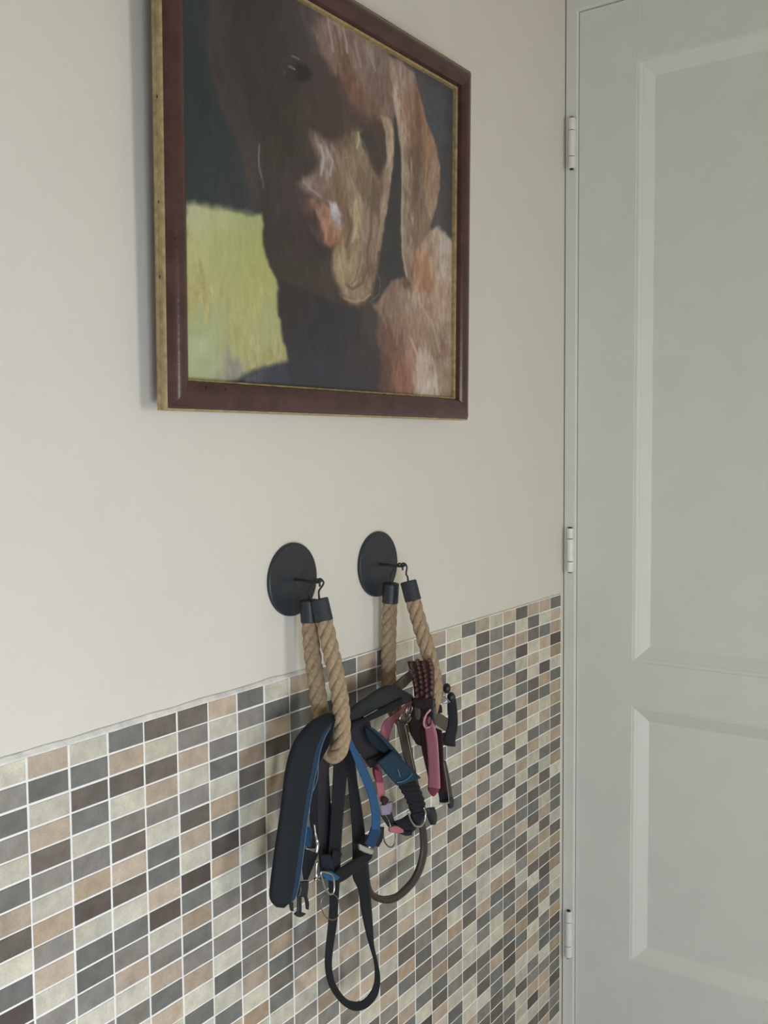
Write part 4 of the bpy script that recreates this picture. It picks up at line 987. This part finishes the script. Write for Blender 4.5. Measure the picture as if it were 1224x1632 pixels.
tube('u_ring', [(0.4911, -0.0600, 0.6929), (0.4938, -0.0600, 0.6826), (0.5025, -0.0600, 0.6727), (0.5128, -0.0600, 0.6691), (0.5189, -0.0600, 0.6748), (0.5190, -0.0600, 0.6869)], 0.0011, M['dull_metal'], t, seg=8)

# --- right loop: plaited brown leather collar
t = gear('dog_collar', 'plaited reddish brown leather collar over the right rope loop', 'collar', (0.5685, -0.0700, 0.9106))
PL, PR_ = [(0.5555, -0.0580, 0.9133), (0.5550, -0.0604, 0.9059), (0.5550, -0.0644, 0.8942), (0.5550, -0.0673, 0.8816), (0.5550, -0.0693, 0.8663)], [(0.5575, -0.0953, 0.9191), (0.5560, -0.0992, 0.9114), (0.5550, -0.1007, 0.8989), (0.5550, -0.1006, 0.8861), (0.5550, -0.0995, 0.8697)]
core = strap('core', PL, PR_, 0.003, M['keeper'], t, cols=6)
A_, B_ = match(PL, PR_, 4)
bm = bmesh.new()
nr = 8
for i in range(nr):
    q = (i + 0.5) / nr * (len(A_) - 1)
    i0 = int(q)
    fr = q - i0
    a = A_[i0] * (1 - fr) + A_[min(i0 + 1, len(A_) - 1)] * fr
    b = B_[i0] * (1 - fr) + B_[min(i0 + 1, len(B_) - 1)] * fr
    for j in range(4):
        s_ = (j + 0.5) / 4
        c = a + (b - a) * s_ + np.array([-0.0016, -0.0022, (0.0018 if j % 2 else -0.0012)])
        rot = Matrix.Rotation(0.6 if j % 2 else -0.6, 3, 'Y')
        ellipsoid_bm(bm, c, (0.0052, 0.0026, 0.0036), rot, 10, 7)
from_bm('plait', bm, M['plait'], core, smooth=True)
strap('smooth_end', [(0.5451, -0.0700, 0.9064), (0.5506, -0.0560, 0.8958), (0.5381, -0.0520, 0.8891), (0.5216, -0.0520, 0.8831), (0.5039, -0.0520, 0.8767)], [(0.5542, -0.0700, 0.8925), (0.5581, -0.0560, 0.8803), (0.5486, -0.0520, 0.8748), (0.5334, -0.0520, 0.8720), (0.5139, -0.0520, 0.8676)], 0.003, M['brown'], t)
strap('keeper', [(0.5545, -0.0655, 0.8641), (0.5535, -0.0845, 0.8679), (0.5545, -0.1018, 0.8676)], [(0.5545, -0.0674, 0.8531), (0.5535, -0.0853, 0.8508), (0.5545, -0.1008, 0.8563)], 0.004, M['keeper'], t)
strap('tongue', [(0.5555, -0.0678, 0.8520), (0.5555, -0.0687, 0.8417), (0.5555, -0.0718, 0.8343)], [(0.5555, -0.0770, 0.8516), (0.5555, -0.0779, 0.8414), (0.5555, -0.0758, 0.8350)], 0.0025, M['olive'], t)
strap('inner_face', [(0.5580, -0.0631, 0.8577), (0.5580, -0.0578, 0.8377), (0.5580, -0.0587, 0.8159), (0.5580, -0.0699, 0.7994)], [(0.5575, -0.1009, 0.8599), (0.5575, -0.1018, 0.8403), (0.5575, -0.0967, 0.8196), (0.5575, -0.0834, 0.7983)], 0.003, M['keeper'], t)

# --- right loop: maroon collar strap behind the pink one
t = gear('dog_collar', 'narrow maroon collar strap hanging behind the pink front strap', 'collar', (0.5920, -0.0750, 0.8235))
strap('strap', [(0.5535, -0.0801, 0.8249), (0.5545, -0.0803, 0.7986), (0.5545, -0.0852, 0.7777), (0.5545, -0.0901, 0.7604), (0.5545, -0.0930, 0.7418)], [(0.5535, -0.0932, 0.8270), (0.5545, -0.0934, 0.8008), (0.5545, -0.0943, 0.7794), (0.5545, -0.0962, 0.7615), (0.5545, -0.0981, 0.7428)], 0.002, M['maroon'], t)
strap('strap', [(0.5860, -0.0828, 0.8173), (0.5800, -0.0905, 0.7981), (0.5700, -0.0986, 0.7671), (0.5700, -0.0994, 0.7349)], [(0.5860, -0.0930, 0.8154), (0.5800, -0.0986, 0.7951), (0.5700, -0.1056, 0.7684), (0.5700, -0.1114, 0.7373)], 0.002, M['maroon'], t)

# --- right loop: dark brown leather lead
t = gear('dog_lead', 'dark brown leather lead with pale stitching and a round hanging loop', 'dog lead', (0.5467, -0.0550, 0.8356))
s1 = strap('strap', [(0.5183, -0.0640, 0.8411), (0.5255, -0.0640, 0.8163), (0.5342, -0.0640, 0.7898), (0.5462, -0.0640, 0.7630)], [(0.5394, -0.0640, 0.8378), (0.5468, -0.0640, 0.8152), (0.5558, -0.0640, 0.7866), (0.5649, -0.0640, 0.7577)], 0.003, M['lead'], t)
tube('stitching', [(0.5341, -0.0665, 0.8317), (0.5415, -0.0665, 0.8100), (0.5489, -0.0665, 0.7872), (0.5564, -0.0665, 0.7641)], 0.0005, M['stitch'], s1, seg=6)
s2 = strap('strap', [(0.6212, -0.0700, 0.7593), (0.6295, -0.0700, 0.7313), (0.6379, -0.0700, 0.7057), (0.6430, -0.0700, 0.6856)], [(0.6331, -0.0700, 0.7560), (0.6433, -0.0700, 0.7273), (0.6502, -0.0700, 0.7020), (0.6553, -0.0700, 0.6817)], 0.003, M['lead'], t)
tube('stitching', [(0.6239, -0.0725, 0.7562), (0.6322, -0.0725, 0.7264), (0.6389, -0.0725, 0.6920)], 0.0005, M['stitch'], s2, seg=6)
strap('strap_back', [(0.6218, -0.0620, 0.7182), (0.6285, -0.0620, 0.7042), (0.6301, -0.0620, 0.6935)], [(0.6494, -0.0620, 0.7146), (0.6545, -0.0620, 0.6981), (0.6562, -0.0620, 0.6854)], 0.003, M['ink'], t)
tube('end_bar', [(0.6140, -0.0720, 0.6988), (0.6242, -0.0720, 0.6956), (0.6397, -0.0720, 0.6926)], 0.0013, M['silver'], t, seg=8)
strap('end_tip', [(0.6362, -0.0710, 0.6963), (0.6379, -0.0710, 0.6902), (0.6413, -0.0710, 0.6835)], [(0.6502, -0.0710, 0.6975), (0.6537, -0.0710, 0.6890), (0.6483, -0.0710, 0.6813)], 0.004, M['plastic'], t)
tube('swivel_ring', [(0.5214, -0.0670, 0.8426), (0.5275, -0.0670, 0.8480), (0.5381, -0.0670, 0.8481), (0.5457, -0.0670, 0.8437), (0.5411, -0.0670, 0.8388), (0.5304, -0.0670, 0.8379)], 0.0011, M['silver'], t, seg=8, closed=True)
tube('swivel_ring', [(0.5367, -0.0680, 0.8529), (0.5459, -0.0680, 0.8560), (0.5505, -0.0680, 0.8514), (0.5458, -0.0680, 0.8456), (0.5381, -0.0680, 0.8457)], 0.0010, M['silver'], t, seg=8, closed=True)
tube('swivel_bar', [(0.5364, -0.0670, 0.8313), (0.5441, -0.0670, 0.8337), (0.5488, -0.0670, 0.8387)], 0.0011, M['silver'], t, seg=8)
LP = [(0.5816, -0.0520, 0.7525), (0.6003, -0.0480, 0.7081), (0.6113, -0.0460, 0.6721), (0.6177, -0.0460, 0.6468), (0.6191, -0.0460, 0.6221), (0.6088, -0.0460, 0.6007), (0.5921, -0.0460, 0.5866), (0.5710, -0.0460, 0.5801), (0.5442, -0.0460, 0.5780), (0.5154, -0.0460, 0.5851), (0.4920, -0.0460, 0.5979), (0.4793, -0.0460, 0.6099), (0.4628, -0.0500, 0.6310), (0.4577, -0.0500, 0.6600), (0.4611, -0.0480, 0.7004)]
LQ = [(0.5689, -0.0520, 0.7561), (0.5873, -0.0480, 0.7121), (0.5981, -0.0460, 0.6764), (0.6028, -0.0460, 0.6537), (0.6041, -0.0460, 0.6292), (0.5957, -0.0460, 0.6101), (0.5808, -0.0460, 0.5973), (0.5616, -0.0460, 0.5919), (0.5397, -0.0460, 0.5896), (0.5140, -0.0460, 0.5962), (0.4950, -0.0460, 0.6063), (0.4851, -0.0460, 0.6145), (0.4726, -0.0500, 0.6306), (0.4688, -0.0500, 0.6559), (0.4723, -0.0480, 0.6966)]
lp = strap('rolled_loop', LP, LQ, 0.0075, M['lead'], t, puff=1.0, cols=8)
LS = [tuple(a * 0.80 + b * 0.20 + np.array((-0.0018, -0.0031, 0))) for a, b in zip(*match(LP, LQ, 2))][6:-12]
tube('stitching', LS, 0.0006, M['stitch'], lp, seg=6)

# --- right loop: black collar with a buckle, nearest the wall's right side
t = gear('dog_collar', 'black buckled collar hanging at the right side of the right loop', 'collar', (0.6504, -0.0600, 0.8533))
strap('strap', [(0.6573, -0.0600, 0.8445), (0.6571, -0.0600, 0.8287), (0.6587, -0.0600, 0.8069), (0.6533, -0.0600, 0.7924), (0.6428, -0.0600, 0.7812)], [(0.6768, -0.0600, 0.8402), (0.6820, -0.0600, 0.8183), (0.6837, -0.0600, 0.7944), (0.6781, -0.0600, 0.7778), (0.6744, -0.0600, 0.7636)], 0.003, M['black_web'], t)
strap('strap_end', [(0.6409, -0.0580, 0.7924), (0.6566, -0.0580, 0.7885), (0.6779, -0.0580, 0.7775)], [(0.6425, -0.0580, 0.7754), (0.6582, -0.0580, 0.7685), (0.6796, -0.0580, 0.7619)], 0.003, M['ink'], t)
bm = bmesh.new()
for c, r in (((0.6506, -0.0620, 0.8563), 0.0075), ((0.6594, -0.0640, 0.8418), 0.0075)):
    ellipsoid_bm(bm, c, (r * .8, r * .8, r), None, 14, 10)
from_bm('buckle_block', bm, M['plastic'], t, smooth=True)
tube('buckle_pin', [(0.6288, -0.0700, 0.8530), (0.6373, -0.0700, 0.8447), (0.6460, -0.0700, 0.8382)], 0.0010, M['silver'], t, seg=8)
tube('buckle_pin', [(0.6286, -0.0680, 0.8400), (0.6371, -0.0680, 0.8381), (0.6458, -0.0680, 0.8380)], 0.0008, M['silver'], t, seg=8)
strap('olive_strap', [(0.6158, -0.0580, 0.8314), (0.6412, -0.0580, 0.8200), (0.6638, -0.0580, 0.8063)], [(0.6156, -0.0580, 0.8151), (0.6393, -0.0580, 0.8002), (0.6601, -0.0580, 0.7876)], 0.0025, M['olive'], t)
strap('dark_strap', [(0.6289, -0.0540, 0.8333), (0.6426, -0.0540, 0.8339), (0.6478, -0.0540, 0.8309)], [(0.6288, -0.0540, 0.8205), (0.6425, -0.0540, 0.8201), (0.6494, -0.0540, 0.8194)], 0.0025, M['ink'], t)
